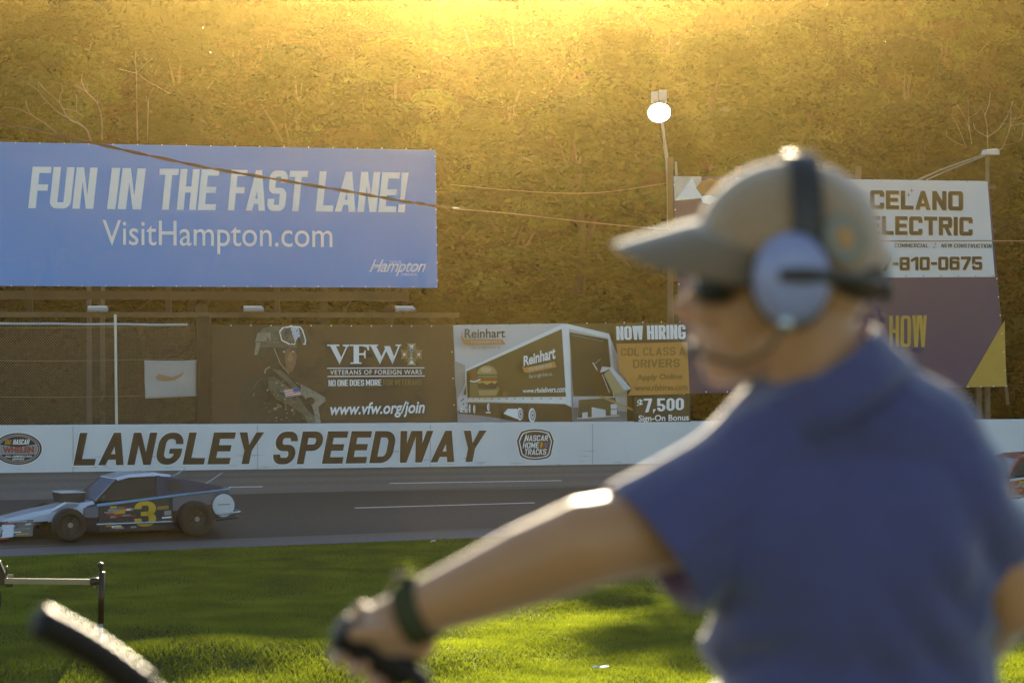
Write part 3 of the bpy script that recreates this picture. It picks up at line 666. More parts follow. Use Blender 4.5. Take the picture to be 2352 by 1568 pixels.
    A.line([c3(1375, 560), c3(1440, 725)], 1.6, lg); A.line([c3(1290, 455), c3(1335, 530)], 3, lg); A.ell(*c3(1330, 525), 3, 3, skin_p, n=10); A.line([c3(1300, 470), c3(1360, 420)], 2, gry_l)
    # right column
    A.poly([c3(*q) for q in ((1500, 285), (2140, 270), (2160, 735), (1600, 752), (1640, 690), (1560, 565), (1530, 560))], org_l)
    A.text('NOW HIRING', *c3(1497, 128), c3(0, 252)[1], c3(2122, 0)[0], c3(0, 112)[1], c3(0, 242)[1], white_l, 0, 0, .95, block=dict(sx=.24, sy=.15, r=.2, wd=.56, gap=.05, sp=.24), xlb=c3(1502, 0)[0], xrb=c3(2125, 0)[0])
    dko = mat('brown_orange_print', (.27, .14, .02), .5)
    A.text('CDL CLASS A', *c3(1538, 325), c3(0, 395)[1], c3(2122, 0)[0], c3(0, 312)[1], c3(0, 388)[1], dko, block=dict(sx=.22, sy=.17, r=.3, wd=.74, gap=.1))
    A.text('DRIVERS', *c3(1648, 428), c3(0, 502)[1], c3(2070, 0)[0], c3(0, 420)[1], c3(0, 495)[1], dko, block=dict(sx=.22, sy=.17, r=.3, wd=.74, gap=.1))
    A.text('Apply Online', *c3(1683, 560), c3(0, 628)[1], c3(2092, 0)[0], c3(0, 552)[1], c3(0, 615)[1], dko, .035)
    A.text('www.rfshires.com', *c3(1662, 655), c3(0, 708)[1], c3(2138, 0)[0], c3(0, 643)[1], c3(0, 700)[1], dko, .025)
    A.poly([c3(*q) for q in ((1655, 755), (2163, 740), (2165, 993), (1657, 997))], ol2)
    A.text('$', *c3(1684, 785), c3(0, 862)[1], c3(1735, 0)[0], c3(0, 783)[1], c3(0, 860)[1], white_l, .03)
    A.text('7,500', *c3(1742, 778), c3(0, 918)[1], c3(2104, 0)[0], c3(0, 772)[1], c3(0, 892)[1], white_l, block=dict(sx=.21, sy=.15, r=.28, wd=.56, gap=.07))
    A.text('Sign-On Bonus', *c3(1694, 928), c3(0, 1000)[1], c3(2148, 0)[0], c3(0, 918)[1], c3(0, 990)[1], white_l, .02)
    A.dots(c3(1290, 100), c3(2130, 88), 6, 1.5, grom); A.dots(c3(70, 360), c3(88, 838), 3, 1.6, grom); A.dots(c3(2140, 320), c3(2166, 738), 3, 1.6, grom)
    A.dots(c3(85, 118), c3(1100, 100), 7, 1.2, black_l)
    tag(A.build('banner'), 'banner with a delivery truck and an orange NOW HIRING panel above the track wall', 'banner', 'banners hung along the track wall')
reinhart()

# ------------------------------------------------------------------ chain-link fence
galv = mat('galvanised_steel', (.55, .55, .55), .35, metal=.7, var=.15); wirem = mat('fence_wire', (.24, .18, .12), .5, metal=.2)
def fence():
    root = empty('chain_link_fence', WP(0, -.5, wz(0)), 'chain-link fence with a white top rail and post behind the track wall', 'fence')
    pl = pl_fence; mb = MB()
    bl = pl.hit(0, 975); s_of = lambda p: (p-W0).dot(U)
    sL, sR = s_of(pl.hit(-260, 900)), s_of(pl.hit(476, 900)); z0, z1 = pl.hit(200, 976).z-.35, pl.hit(200, 744).z
    H = z1-z0; pit = 0.066; wd = .0032
    n = int((sR-sL+H)/pit)+1
    for dirn in (1, -1):
        for i in range(n):
            a = sL - (H if dirn == 1 else 0) + i*pit
            sa, za, sb, zb = (a, z0, a+H, z1) if dirn == 1 else (a, z1, a+H, z0) if False else (a-0, z0, a-H, z1)
            # clip to [sL,sR]
            def clip(s1, q1, s2, q2):
                lo, hi = 0.0, 1.0; d = s2-s1
                for e, sg in ((sL, 1), (sR, -1)):
                    f1 = (s1-e)*sg; f2 = (s2-e)*sg
                    if f1 < 0 and f2 < 0: return None
                    if f1 < 0: lo = max(lo, f1/(f1-f2))
                    if f2 < 0: hi = min(hi, f1/(f1-f2))
                if hi <= lo: return None
                return (s1+d*lo, q1+(q2-q1)*lo, s1+d*hi, q1+(q2-q1)*hi)
            c = clip(sa, za, sb, zb)
            if not c: continue
            mb.beam(WP(c[0], -.5+dirn*.003, c[1]), WP(c[2], -.5+dirn*.003, c[3]), wd*2, wirem, wd*2, up=N)
    for i in range(int((sR-sL)/pit)):
        s = sL+i*pit; mb.beam(WP(s, -.5, z1), WP(s+.01, -.5, z1+.07), wd*2, wirem)
    mb.build('wire_mesh', root, fix=False)
    mb = MB(); mb.tube([pl.hit(x, 743+0.007*x+.5*math.sin(x*.04), .03) for x in range(-260, 458, 30)], .03, galv); mb.build('top_rail', root)
    mb = MB(); mb.tube([pl.hit(263.5, 722, .05), pl.hit(266.5, 985, .05)], .035, galv); mb.build('post', root)
    mb = MB(); mb.tube([pl.hit(-180, 722, .05), pl.hit(-178, 985, .05)], .035, galv); mb.build('post', root)
    for y0, y1 in ((828, 826), (911, 909), (752, 750)):
        mb = MB(); mb.tube([pl.hit(x, y0+(y1-y0)*x/450+1.2*math.sin(x*.012), .02) for x in range(-260, 458, 40)], .008, wirem, 6); mb.build('tension_wire', root)
fence()
def flag():
    # pale cloth tied to the fence
    pl = Plane(WP(0, -.47), TH); clo = mat('pale_cloth', (.44, .40, .36), .7, var=.12, bump=.2, bscale=4); br = mat('cloth_stain', (.40, .22, .11), .7)
    mb = MB(); nx_, ny_ = 24, 16; vs = []; fs = []
    for j in range(ny_+1):
        for i in range(nx_+1):
            a, b = i/nx_, j/ny_
            top = 672+14*4*a*(1-a)*(1-b)*.6-4*a; bot = 1075-25*a
            x = 1510+(2065-1510)*a + 10*b*(1-a); y = top+(bot-top)*b
            off = .012 + .035*math.sin((a*1.6+b*.9)*5.0)*(a**1.2)*.5 + .01*math.sin(b*9+a*3)
            vs.append(pl.hit(*c4(x, y), off+.02))
    for j in range(ny_):
        for i in range(nx_):
            k = j*(nx_+1)+i; fs.append((k, k+1, k+nx_+2, k+nx_+1))
    mb.add(vs, fs, clo)
    o = mb.build('cloth_flag', smooth=True)
    md = o.modifiers.new('t', 'SOLIDIFY'); md.thickness = .006
    A = Art(pl); A.poly([c4(*q) for q in ((1630, 850), (1655, 815), (1720, 830), (1800, 850), (1880, 820), (1930, 790), (1900, 840), (1830, 880), (1740, 895), (1650, 885))], br, lay=14)
    ch = A.build('orange_mark'); ch.parent = o
    tag(o, 'pale grey cloth banner with an orange swoosh tied to the chain-link fence', 'banner')
flag()

# ------------------------------------------------------------------ big billboards
wood = mat('brown_painted_steel', (.06, .032, .014), .7, var=.25); wood2 = mat('weathered_timber', (.13, .085, .05), .8, var=.3)
dark_m = mat('dark_metal', (.03, .025, .02), .5); grey_m = mat('grey_metal', (.30, .28, .27), .5, metal=.3)
def board_left():
    pl = pl_left
    root = empty('billboard', pl.hit(500, 940), 'wide blue billboard reading FUN IN THE FAST LANE on brown steel beams', 'billboard', 'roadside billboards beyond the wall')
    A = Art(pl, .005); blue = mat('blue_banner', (.09, .30, .72), .5, var=.06, scale=.3, bump=.6, bscale=.9)
    A.panel([(-330, 320), (1000, 345), (1005, 661), (-330, 655)], blue, .03)
    A.z = 1
    for wd, a, b in (('FUN', 148, 513), ('IN', 562, 766), ('THE', 836, 1152), ('FAST', 1196, 1617), ('LANE!', 1657, 2145)):
        t = lambda x: 203+(x-148)*.016; q = lambda x: 421+(x-148)*.0112
        A.text(wd, *c1(a, t(a)), c1(0, q(a))[1], c1(b, 0)[0], c1(0, t(b))[1], c1(0, q(b))[1], white_l, 0, .11, 1, lay=2, block=dict(sx=.185, sy=.15, r=.18, wd=.52, gap=.05))
    A.text('VisitHampton.com', *c1(538, 482), c1(0, 656)[1], c1(1745, 0)[0], c1(0, 498)[1], c1(0, 668)[1], white_l, .002, 0, 1.0, lay=2)
    A.text('Hampton', *c1(1940, 690), c1(0, 776)[1], c1(2235, 0)[0], c1(0, 692)[1], c1(0, 776)[1], white_l, .004, .45, .92, lay=2)
    A.line([c1(1938, 752), c1(1960, 735), c1(2035, 722)], 1.4, white_l, lay=3)
    A.text('THIS IS', *c1(2045, 697), c1(0, 711)[1], c1(2105, 0)[0], c1(0, 697)[1], c1(0, 711)[1], white_l, .0, 0, 1.2, lay=2)
    A.text('VIRGINIA', *c1(2108, 762), c1(0, 775)[1], c1(2188, 0)[0], c1(0, 762)[1], c1(0, 775)[1], white_l, .0, 0, 1.2, lay=2)
    A.dots(c1(-560, 68), c1(2260, 112), 23, 1.5, grom); A.dots(c1(-560, 826), c1(2290, 833), 24, 1.4, grom); A.dots(c1(2284, 150), c1(2296, 800), 8, 1.5, grom)
    A.build('banner', root)
    mb = MB()
    for y in (360, 430, 500, 570, 640): mb.beam(pl.hit(-330, y, -.12), pl.hit(995, y+4, -.12), .16, wood, .12)
    mb.beam(pl.hit(-330, 676, -.1), pl.hit(940, 680, -.1), .2, wood, .22)
    mb.build('stringer', root)
    for x in (-250, 70, 390, 640, 935):
        mb = MB(); mb.beam(pl.hit(x, 350, -.28), pl.hit(x, 722, -.28), .14, wood); mb.build('upright', root)
    for x in (-120, 466, 900):
        mb = MB(); mb.beam(pl.hit(x, 700, -.35), pl.hit(x, 1010, -.35), .28 if x == 466 else .2, wood); mb.build('leg', root)
    mb = MB(); mb.beam(pl.hit(-330, 722, .45), pl.hit(1042, 724, .45), .5, wood2, .13, up=Vector((0,0,1))); mb.build('catwalk', root)
    mb = MB()
    mb.beam(pl.hit(505, 683, -.05), pl.hit(940, 686, -.05), .08, wood2, .12); mb.build('tie_beam', root)
    for x in (218, 570, 913):
        mb = MB(); c = pl.hit(x, 711, 1.0); ax = (pl.u, -pl.n, Vector((0,0,1)))
        L = .5; prof = [(-.12, 0), (-.14, .05), (-.08, .11), (.1, .12), (.13, .07), (.1, 0)]
        mb.prism([c - pl.u*L/2 + pl.n*(-a) + Vector((0,0,b-.06)) for a, b in prof], pl.u*L, mat('lamp_housing', (.5, .48, .45), .35, metal=.4))
        mb.beam(c+Vector((0,0,-.06)), pl.hit(x, 720, .5), .05, dark_m)
        fx = mb.build('floodlight', root)
        mb = MB(); mb.box(c-pl.n*.13+Vector((0,0,.075)), L*.96, .02, .03, mat('lamp_glass', (.8, .8, .78), .15), ax); mb.build('glass', fx)
    
board_left()
def trunk_post():
    mb = MB(); a = pl_fence.hit(466, 726, .12); b = pl_fence.hit(468, 985, .12)
    mb.beam(a, b, .26, mat('brown_post', (.06, .032, .014), .7, var=.3, scale=4), .3); tag(mb.build('timber_post'), 'thick brown upright post between the chain-link fence and the soldier banner', 'post')
trunk_post()
def board_right():
    pl = pl_right
    root = empty('billboard', pl.hit(1900, 960), 'leaning purple billboard with a yellow corner triangle behind the man', 'billboard', 'roadside billboards beyond the wall')
    pur = mat('purple_banner', (.05, .03, .095), .55, var=.08, scale=.4, bump=.5, bscale=1.0); yb = mat('mustard_print', (.50, .30, .035), .5)
    A = Art(pl, .005)
    A.panel([(1545, 404), (2272, 419), (2311, 888), (1570, 904)], pur, .03); A.z = 1
    A.poly([(2307, 735), (2311, 887), (2218, 889)], yb)
    A.text('HOW', 2042, 725, 796, 2128, 724, 797, yb, block=dict(sx=.15, sy=.1, r=.14, wd=.44, gap=.07))
    A.poly([(1546, 405), (1610, 406), (1611, 455), (1549, 460)], mat('aluminium_sheet', (.5, .48, .46), .4, metal=.4, var=.3, scale=8))
    A.poly([(1588, 409), (1612, 455), (1550, 461)], white_l)
    A.poly([c7(*q) for q in ((563, 240), (590, 205), (640, 190), (690, 200), (740, 300), (640, 290), (585, 270))], mat('faded_orange_print', (.42, .17, .05), .5)); A.poly([c7(*q) for q in ((585, 285), (640, 278), (690, 300), (640, 330), (600, 320))], white_l)
    A.dots((1572, 900), (1718, 899), 4, 1.7, grom); A.dots((2222, 888), (2310, 886), 4, 1.7, grom); A.dots((2288, 640), (2308, 850), 6, 1.5, grom); A.dots((1547, 425), (1570, 880), 9, 1.4, grom)
    A.build('banner', root)
    mb = MB()
    for y in (430, 530, 640, 760, 870): mb.beam(pl.hit(1555, y, -.12), pl.hit(2290, y, -.12), .16, wood, .12)
    mb.build('stringer', root)
    for x in (1552, 1708, 1985, 2140, 2262):
        mb = MB(); mb.beam(pl.hit(x, 380 if x in (1708, 1985) else (360 if x == 1552 else 425), -.3), pl.hit(x, 1010, -.3), .15, wood2); mb.build('post', root)
    mb = MB(); mb.beam(pl.hit(2273, 420, -.15), pl.hit(2322, 930, -.15), .09, wood2); mb.build('edge_strap', root)
    # lamp arm over the top
    mb = MB(); mb.tube([pl.hit(2085, 425, -.1), pl.hit(2150, 390, .3), pl.hit(2215, 360, .9)], .025, grey_m, 6); mb.tube([pl.hit(2105, 425, -.1), pl.hit(2160, 394, .3), pl.hit(2220, 362, .9)], .02, grey_m, 6)
    arm = mb.build('lamp_arm', root)
    mb = MB(); c = pl.hit(2226, 355, 1.0)
    mb.prism([c+pl.u*a+Vector((0,0,b))-pl.n*.15 for a, b in ((-.22, -.07), (-.16, .06), (.12, .1), (.2, .06), (.22, -.07))], pl.n*.3, mat('lamp_housing', (.5, .48, .45), .35, metal=.4)); mb.build('lamp_head', arm)
board_right()
def celano():
    A = Art(pl_celano)
    A.panel([(1690, 408), (2268, 416), (2285, 636), (1700, 640)], mat('white_banner', (.66, .65, .66), .5, var=.04, bump=.5, bscale=1.2)); A.z = 1
    tan = mat('tan_shadow_print', (.55, .36, .14), .5)
    for dx, m, L in ((1.8, tan, 1), (0, brown_l, 3)):
        A.text('CELANO', c7(1512, 0)[0]+dx, c7(0, 252)[1]+dx, c7(0, 352)[1]+dx, c7(2018, 0)[0]+dx, c7(0, 258)[1]+dx, c7(0, 362)[1]+dx, m, block=dict(sx=.30, sy=.20, r=.16, wd=1.0, gap=.13), lay=L)
        A.text('ELECTRIC', c7(1500, 0)[0]+dx, c7(0, 392)[1]+dx, c7(0, 492)[1]+dx, c7(2070, 0)[0]+dx, c7(0, 398)[1]+dx, c7(0, 498)[1]+dx, m, block=dict(sx=.30, sy=.20, r=.16, wd=1.0, gap=.13), lay=L)
        A.text('7-810-0675', c7(1572, 0)[0]+dx, c7(0, 616)[1]+dx, c7(0, 688)[1]+dx, c7(2122, 0)[0]+dx, c7(0, 612)[1]+dx, c7(0, 684)[1]+dx, m, block=dict(sx=.30, sy=.20, r=.16, wd=1.0, gap=.13), lay=L)
    A.text('COMMERCIAL', *c7(1645, 541), c7(0, 563)[1], c7(1830, 0)[0], c7(0, 542)[1], c7(0, 564)[1], black_l, 0, .1, block=dict(sx=.22, sy=.16, r=.2, wd=.74, gap=.12), lay=3)
    A.text('NEW CONSTRUCTION', *c7(1900, 543), c7(0, 564)[1], c7(2175, 0)[0], c7(0, 545)[1], c7(0, 566)[1], black_l, 0, .1, block=dict(sx=.22, sy=.16, r=.2, wd=.74, gap=.12), lay=3)
    for x, y, m in ((1738, 255, mat('rose_print', (.5, .22, .18), .5)), (1722, 278, gry_l), (1868, 545, mat('rose_print', (.5, .22, .18), .5)), (1860, 563, gry_l)):
        r = 14 if y < 400 else 9
        A.poly([c7(x, y-r*1.3), c7(x+r*.25, y-r*.25), c7(x+r, y), c7(x+r*.25, y+r*.25), c7(x, y+r*1.3), c7(x-r*.25, y+r*.25), c7(x-r, y), c7(x-r*.25, y-r*.25)], m, lay=5)
    A.line([(1995, 553), (2150, 553.5), (2282, 553)], 2.2, black_l, lay=3)
    A.dots((1960, 412), (2264, 417), 8, 1.2, black_l); A.dots((2080, 634), (2280, 634), 6, 1.3, black_l)
    tag(A.build('banner'), 'white CELANO ELECTRIC banner tied over the top of the purple billboard', 'banner', 'banners hung along the track wall')
celano()

# ------------------------------------------------------------------ stadium lamp, cables
def stadium_lamp():
    root = empty('floodlight_pole', P(1545, 1000, 66), 'lit round floodlight on a slim grey pole beside the purple billboard', 'street lamp')
    Y = 66.0; k = Y/FPX; pm = mat('pole_grey', (.33, .31, .28), .5, metal=.3)
    mb = MB(); mb.tube([P(1521, 282, Y), P(1527, 330, Y), P(1533, 375, Y), P(1536, 420, Y), P(1545, 1000, Y)], [.04, .045, .055, .06, .09], pm); mb.tube([P(1552, 372, Y), P(1555, 420, Y), P(1556, 560, Y)], .035, pm, 6); mb.beam(P(1534, 409, Y), P(1553, 409, Y), .12, pm)
    mb.build('pole', root)
    c = P(1514, 259, Y); d = Vector((0.0, -.8, -.6)).normalized(); a = Vector((1,0,0)); b = d.cross(a)
    R = 27*k*1.02
    mb = MB(); vs = []; fs = []; seg = 28
    prof = [(0.05, -.34), (.12, -.32), (.2, -.24), (R*.92, -.06), (R+.012, 0.0), (R+.012, .015), (R-.012, .015), (R-.02, -.02)]
    for r, t in prof:
        for i in range(seg):
            th = 2*math.pi*i/seg; vs.append(c + d*t + (a*math.cos(th)+b*math.sin(th))*r)
    for j in range(len(prof)-1):
        for i in range(seg): fs.append((j*seg+i, j*seg+(i+1) % seg, (j+1)*seg+(i+1) % seg, (j+1)*seg+i))
    mb.add(vs, fs, dark_m); mb.build('reflector', root, True)
    mb = MB(); mb.add([c+d*.0+(a*math.cos(2*math.pi*i/seg)+b*math.sin(2*math.pi*i/seg))*(R-.018) for i in range(seg)], [tuple(range(seg))], mat('lit_lamp_glass', (.9, .9, .9), .3, emis=((1.0, .96, .9), 3.0)))
    mb.build('lamp_glass', root)
    mb = MB(); pale = mat('ballast_paint', (.62, .6, .58), .5)
    mb.box(P(1504, 224, Y+.3), .19, .3, .3, pale); mb.box(P(1523, 222, Y+.3), .19, .3, .34, pale); mb.box(P(1513.5, 239, Y+.25), .3, .2, .2, grey_m)
    mb.build('ballast_box', root)
stadium_lamp()
cabm = mat('cable_rubber', (.035, .02, .012), .45); cabm2 = mat('cable_pale', (.22, .16, .11), .6)
cabm3 = mat('cable_brown', (.09, .055, .03), .5)
def spline(pts, n):
    out = []; P_ = [pts[0]] + list(pts) + [pts[-1]]
    for i in range(len(pts)-1):
        a, b, c, d = P_[i:i+4]
        for k in range(n):
            t = k/n; out.append(tuple(.5*((2*b[j])+(-a[j]+c[j])*t+(2*a[j]-5*b[j]+4*c[j]-d[j])*t*t+(-a[j]+3*b[j]-3*c[j]+d[j])*t**3) for j in (0, 1)))
    return out + [pts[-1]]
def cable(pts, Y0, Y1, r, m, twist, label):
    q = spline(pts, 14); n = len(q); x0, x1 = pts[0][0], pts[-1][0]; mb = MB()
    base = [P(x, y, Y0+(Y1-Y0)*(x-x0)/(x1-x0)) for x, y in q]
    if twist:
        for ph, mm in ((0, m), (math.pi, cabm3)):
            mb.tube([p+Vector((0, math.cos(i*.55+ph), math.sin(i*.55+ph)))*r*.9 for i, p in enumerate(base)], r, mm, 6)
    else: mb.tube(base, r, m, 6)
    tag(mb.build('overhead_cable', smooth=True), label, 'cable', 'overhead cables')
cable([(-160, 255), (0, 283), (160, 317), (300, 348), (470, 384), (640, 413), (800, 440), (920, 461), (1000, 473), (1060, 482)], 54, 56.5, .021, cabm, True, 'thick twisted black cable sagging across the blue billboard')
cable([(1040, 480), (1160, 489), (1330, 508), (1500, 524), (1700, 534), (1996, 553), (2140, 554), (2283, 553), (2500, 555)], 56, 61, .012, cabm2, False, 'thin pale cable running from the blue billboard past the cap brim')
cable([(1035, 424), (1160, 436), (1300, 444), (1400, 440), (1535, 420)], 62, 65.5, .009, cabm2, False, 'thin slack wire ending at the lamp pole')

# ------------------------------------------------------------------ trees
bark = mat('bark', (.07, .05, .032), .9, var=.4, scale=5, bump=.6, bscale=14); bare = mat('bare_branch', (.15, .11, .075), .85, var=.3, scale=4)
leaf_ms = [leafmat('leaf_olive', (.007, .008, .002), (.044, .044, .009), .10, .35), leafmat('leaf_brown', (.020, .011, .004), (.085, .052, .016), .10, .35), leafmat('leaf_green', (.018, .025, .004), (.085, .098, .016), .12, .35)]
def crown_mesh(seed, H, R, nleaf, m, zlo):
    r = np.random.default_rng(seed)
    nc = 60
    th = r.random(nc)*2*np.pi; t = r.random(nc)
    zc = zlo + (H-zlo)*t
    prof = np.sin(np.pi*np.clip(.12+.86*t, 0, 1))**.65
    rad = R*prof*np.sqrt(r.random(nc))*1.0
    cc = np.stack([rad*np.cos(th), rad*np.sin(th), zc], -1)
    cs = .55+1.05*r.random(nc)
    k = r.integers(0, nc, nleaf)
    d = r.normal(size=(nleaf, 3)); d /= np.linalg.norm(d, axis=1)[:, None]
    rr = cs[k]*(r.random(nleaf)**.3)
    p = cc[k] + d*rr[:, None]*np.array([1, 1, .7])
    nrm = r.normal(size=(nleaf, 3))*.45 + d*1.0 + np.array([0, 0, .25]); nrm /= np.linalg.norm(nrm, axis=1)[:, None]
    a = np.cross(nrm, r.normal(size=(nleaf, 3))); a /= np.linalg.norm(a, axis=1)[:, None]; b = np.cross(nrm, a)
    s = (.045+.085*r.random(nleaf))[:, None]
    V = np.stack([p-a*s*1.5, p+b*s*.7, p+a*s*1.5, p-b*s*.7], 1).reshape(-1, 3)
    F = np.arange(4*nleaf).reshape(-1, 4)
    return raw_mesh('crown', V, F, m), cc
def trunk_mesh(cc, H, seed):
    rd = random.Random(seed); mb = MB()
    top = Vector((rd.uniform(-.4, .4), rd.uniform(-.4, .4), H*.86)); base = Vector((0, 0, -.3))
    pts = [base.lerp(top, i/8)+Vector((rd.uniform(-.15, .15), rd.uniform(-.15, .15), 0))*(i > 0) for i in range(9)]
    mb.tube(pts, [.26*(1-.85*i/8) for i in range(9)], bark, 8)
    for c in cc[::2]:
        z = max(.8, c[2]-rd.uniform(1, 3.2)); i = min(7, max(0, int((z+.3)/(H*.86+.3)*8))); a = pts[i]
        e = Vector(c); mid = a.lerp(e, .5)+Vector((0, 0, rd.uniform(.1, .5)))
        mb.tube([a, mid, e], [.07, .045, .012], bark, 5)
    return mb.build('trunk', smooth=True)
protos = []
for i, (H, R, m) in enumerate(((18.0, 3.3, 0), (17.0, 3.6, 1), (18.6, 3.0, 2), (16.6, 3.4, 0))):
    c, cc = crown_mesh(20+i, H, R, 26000, leaf_ms[m], 1.2 if i != 2 else 2.2); t = trunk_mesh(cc, H, i)
    protos.append((c, t))
kinds = ['olive leaved', 'brown leaved', 'bright green leaved', 'dark olive spreading']
used = {}
def plant_tree(i, x, y, sc, rz, label, group):
    c, t = protos[i]
    root = bpy.data.objects.new('tree', None); COL.objects.link(root)
    root.location = (x, y, float(terrain(x, y))-.05); root.rotation_euler = (0, 0, rz); root.scale = sc
    tag(root, label, 'tree', group)
    for o in (c, t):
        if o.name in used: o2 = o.copy(); COL.objects.link(o2)
        else: o2 = o; used[o.name] = 1
        o2.parent = root
rd = random.Random(5)
rows = ((76.5, -27, 29, 14, .53), (84, -30, 33, 15, .61), (93, -34, 38, 16, .74), (105, -31, 34, 14, .78), (118, -34, 38, 14, .78), (131, -38, 42, 15, .77))
names = ('lowest row of trees just beyond the billboards', 'second row of trees beyond the billboards', 'third row of trees beyond the billboards', 'fourth row of trees on the hillside', 'fifth row of trees on the hillside', 'topmost row of trees on the hillside')
for row, (y0, x0, x1, n, zs) in enumerate(rows):
    for k in range(n):
        x = x0+(x1-x0)*(k+.5)/n + rd.uniform(-1.1, 1.1); y = y0+rd.uniform(-2.5, 2.5)+(.12*x if row < 3 else 0)
        i = rd.randrange(4)
        s = zs*rd.uniform(.80, 1.06); wx = rd.uniform(.85, 1.2)*(1 if row < 2 else 1.12)
        plant_tree(i, x, y, (wx, wx, s), rd.uniform(0, 6.28), f'{kinds[i]} tree in the {names[row]}', f'{kinds[i]} trees, {names[row]}')
# the far wood behind them, one mass
def far_wood():
    r = np.random.default_rng(3); n = 170000
    x = -48+100*r.random(n); x = x*1.25; top = 24.5+.25*np.sin(x*.7)+.2*np.sin(x*1.9+1); z = 10.0+(top-10.0)*r.random(n); y = 144+3.0*r.random(n)
    p = np.stack([x, y, z], -1); nr = r.normal(size=(n, 3)); nr /= np.linalg.norm(nr, axis=1)[:, None]; a = np.cross(nr, r.normal(size=(n, 3))); a /= np.linalg.norm(a, axis=1)[:, None]; b = np.cross(nr, a); s_ = (.16+.24*r.random(n))[:, None]
    V = np.stack([p-a*s_*1.4, p+b*s_*.8, p+a*s_*1.4, p-b*s_*.8], 1).reshape(-1, 3)
    tag(raw_mesh('woods', V, np.arange(4*n).reshape(-1, 4), leaf_ms[0]), 'far olive wood closing the view behind the rows of trees', 'woods', kind='stuff')
far_wood()
# low scrub under the trees
def bush_mesh(seed, m):
    r = np.random.default_rng(seed); n = 3500
    nc = 26; cc = np.stack([r.normal(size=nc)*.9, r.normal(size=nc)*.7, .4+1.5*r.random(nc)], -1); k = r.integers(0, nc, n)
    d = r.normal(size=(n, 3)); d /= np.linalg.norm(d, axis=1)[:, None]; p = cc[k]+d*(.6*r.random(n)**.5)[:, None]; p[:, 2] = np.abs(p[:, 2])
    nr = r.normal(size=(n, 3)); nr /= np.linalg.norm(nr, axis=1)[:, None]; a = np.cross(nr, r.normal(size=(n, 3))); a /= np.linalg.norm(a, axis=1)[:, None]; b = np.cross(nr, a); s = (.05+.06*r.random(n))[:, None]
    V = np.stack([p-a*s*1.4, p+b*s*.7, p+a*s*1.4, p-b*s*.7], 1).reshape(-1, 3)
    return raw_mesh('shrub', V, np.arange(4*n).reshape(-1, 4), m)
bushes = [bush_mesh(50+i, leaf_ms[(1, 2, 0)[i]]) for i in range(3)]
bl = ['low brown scrub bush growing at the foot of the trees', 'low bright green bush growing at the foot of the trees', 'low olive scrub bush growing at the foot of the trees']
seenb = set()
for k in range(26):
    i = rd.randrange(3); x = -24+50*(k+.5)/26+rd.uniform(-.6, .6); y = 75.5+rd.uniform(-1.2, 1.2)+.30*x
    o = bushes[i] if i not in seenb else bushes[i].copy()
    if i in seenb: COL.objects.link(o)
    seenb.add(i)
    o.location = (x, y, float(terrain(x, y))); o.rotation_euler = (0, 0, rd.uniform(0, 6.28)); q = rd.uniform(.9, 1.7); o.scale = (q*1.2, q*1.2, q)
    tag(o, bl[i], 'bush', bl[i].split(' growing')[0]+'es')
def bare_tree(px, pyb, Y, polys, label):
    root = empty('bare_tree', P(px, pyb, Y), label, 'tree'); root.location.z = float(terrain(root.location.x, Y))
    mb = MB(); mb.tube([root.location, P(px, pyb, Y)], [.09, .06], bare, 6); mb.build('trunk', root)
    mb = MB()
    for pts, r0 in polys:
        q = spline(pts, 5); n = len(q); ph = random.uniform(0, 9)
        mb.tube([P(x, y, Y+.5*math.sin(i*.35+ph)*(i/n)) for i, (x, y) in enumerate(q)], [.6*r0*(1-.8*i/n)+.004 for i in range(n)], bare, 5)
    mb.build('branches', root, True)
k8 = lambda x, y: (x*.3125, y*.3125)
bl_ = [([(670, 1040), (640, 960), (580, 910), (500, 870), (440, 760), (330, 660), (280, 600)], .05), ([(500, 870), (420, 820), (340, 740), (270, 660), (200, 610)], .03), ([(440, 760), (440, 710), (460, 660), (455, 630)], .02), ([(470, 800), (560, 820), (610, 860)], .02), ([(430, 990), (330, 910), (240, 850), (200, 790), (190, 740)], .03), ([(240, 850), (120, 800), (20, 790)], .018), ([(640, 1040), (430, 990)], .04), ([(560, 810), (565, 740), (560, 690)], .014), ([(330, 740), (290, 680), (280, 620)], .014)]
bare_tree(205, 330, 69, [([k8(*q) for q in p], r) for p, r in bl_], 'spreading bare branched tree above the left end of the blue billboard')
bl2 = [([(750, 1030), (750, 900), (735, 810), (700, 740), (640, 680), (600, 600), (605, 540)], .04), ([(735, 810), (720, 760), (715, 690)], .03), ([(700, 740), (610, 660), (540, 620)], .018), ([(640, 690), (640, 620)], .012), ([(1012, 1040), (1008, 850), (1005, 670), (1003, 540), (995, 460), (1000, 380)], .035), ([(1003, 540), (920, 520), (860, 505)], .016), ([(1003, 540), (1060, 480), (1120, 430)], .016), ([(1003, 540), (1090, 600), (1180, 650), (1250, 690)], .02), ([(1085, 1040), (1090, 800), (1100, 700), (1140, 640)], .016), ([(1090, 800), (1075, 700)], .014)]
bare_tree(236, 330, 70.5, [([k8(*q) for q in p], r) for p, r in bl2], 'slender leafless sapling with thin upright twigs above the word IN on the blue billboard')
kr = lambda x, y: (1929.4+x*.2812, y*.2812)
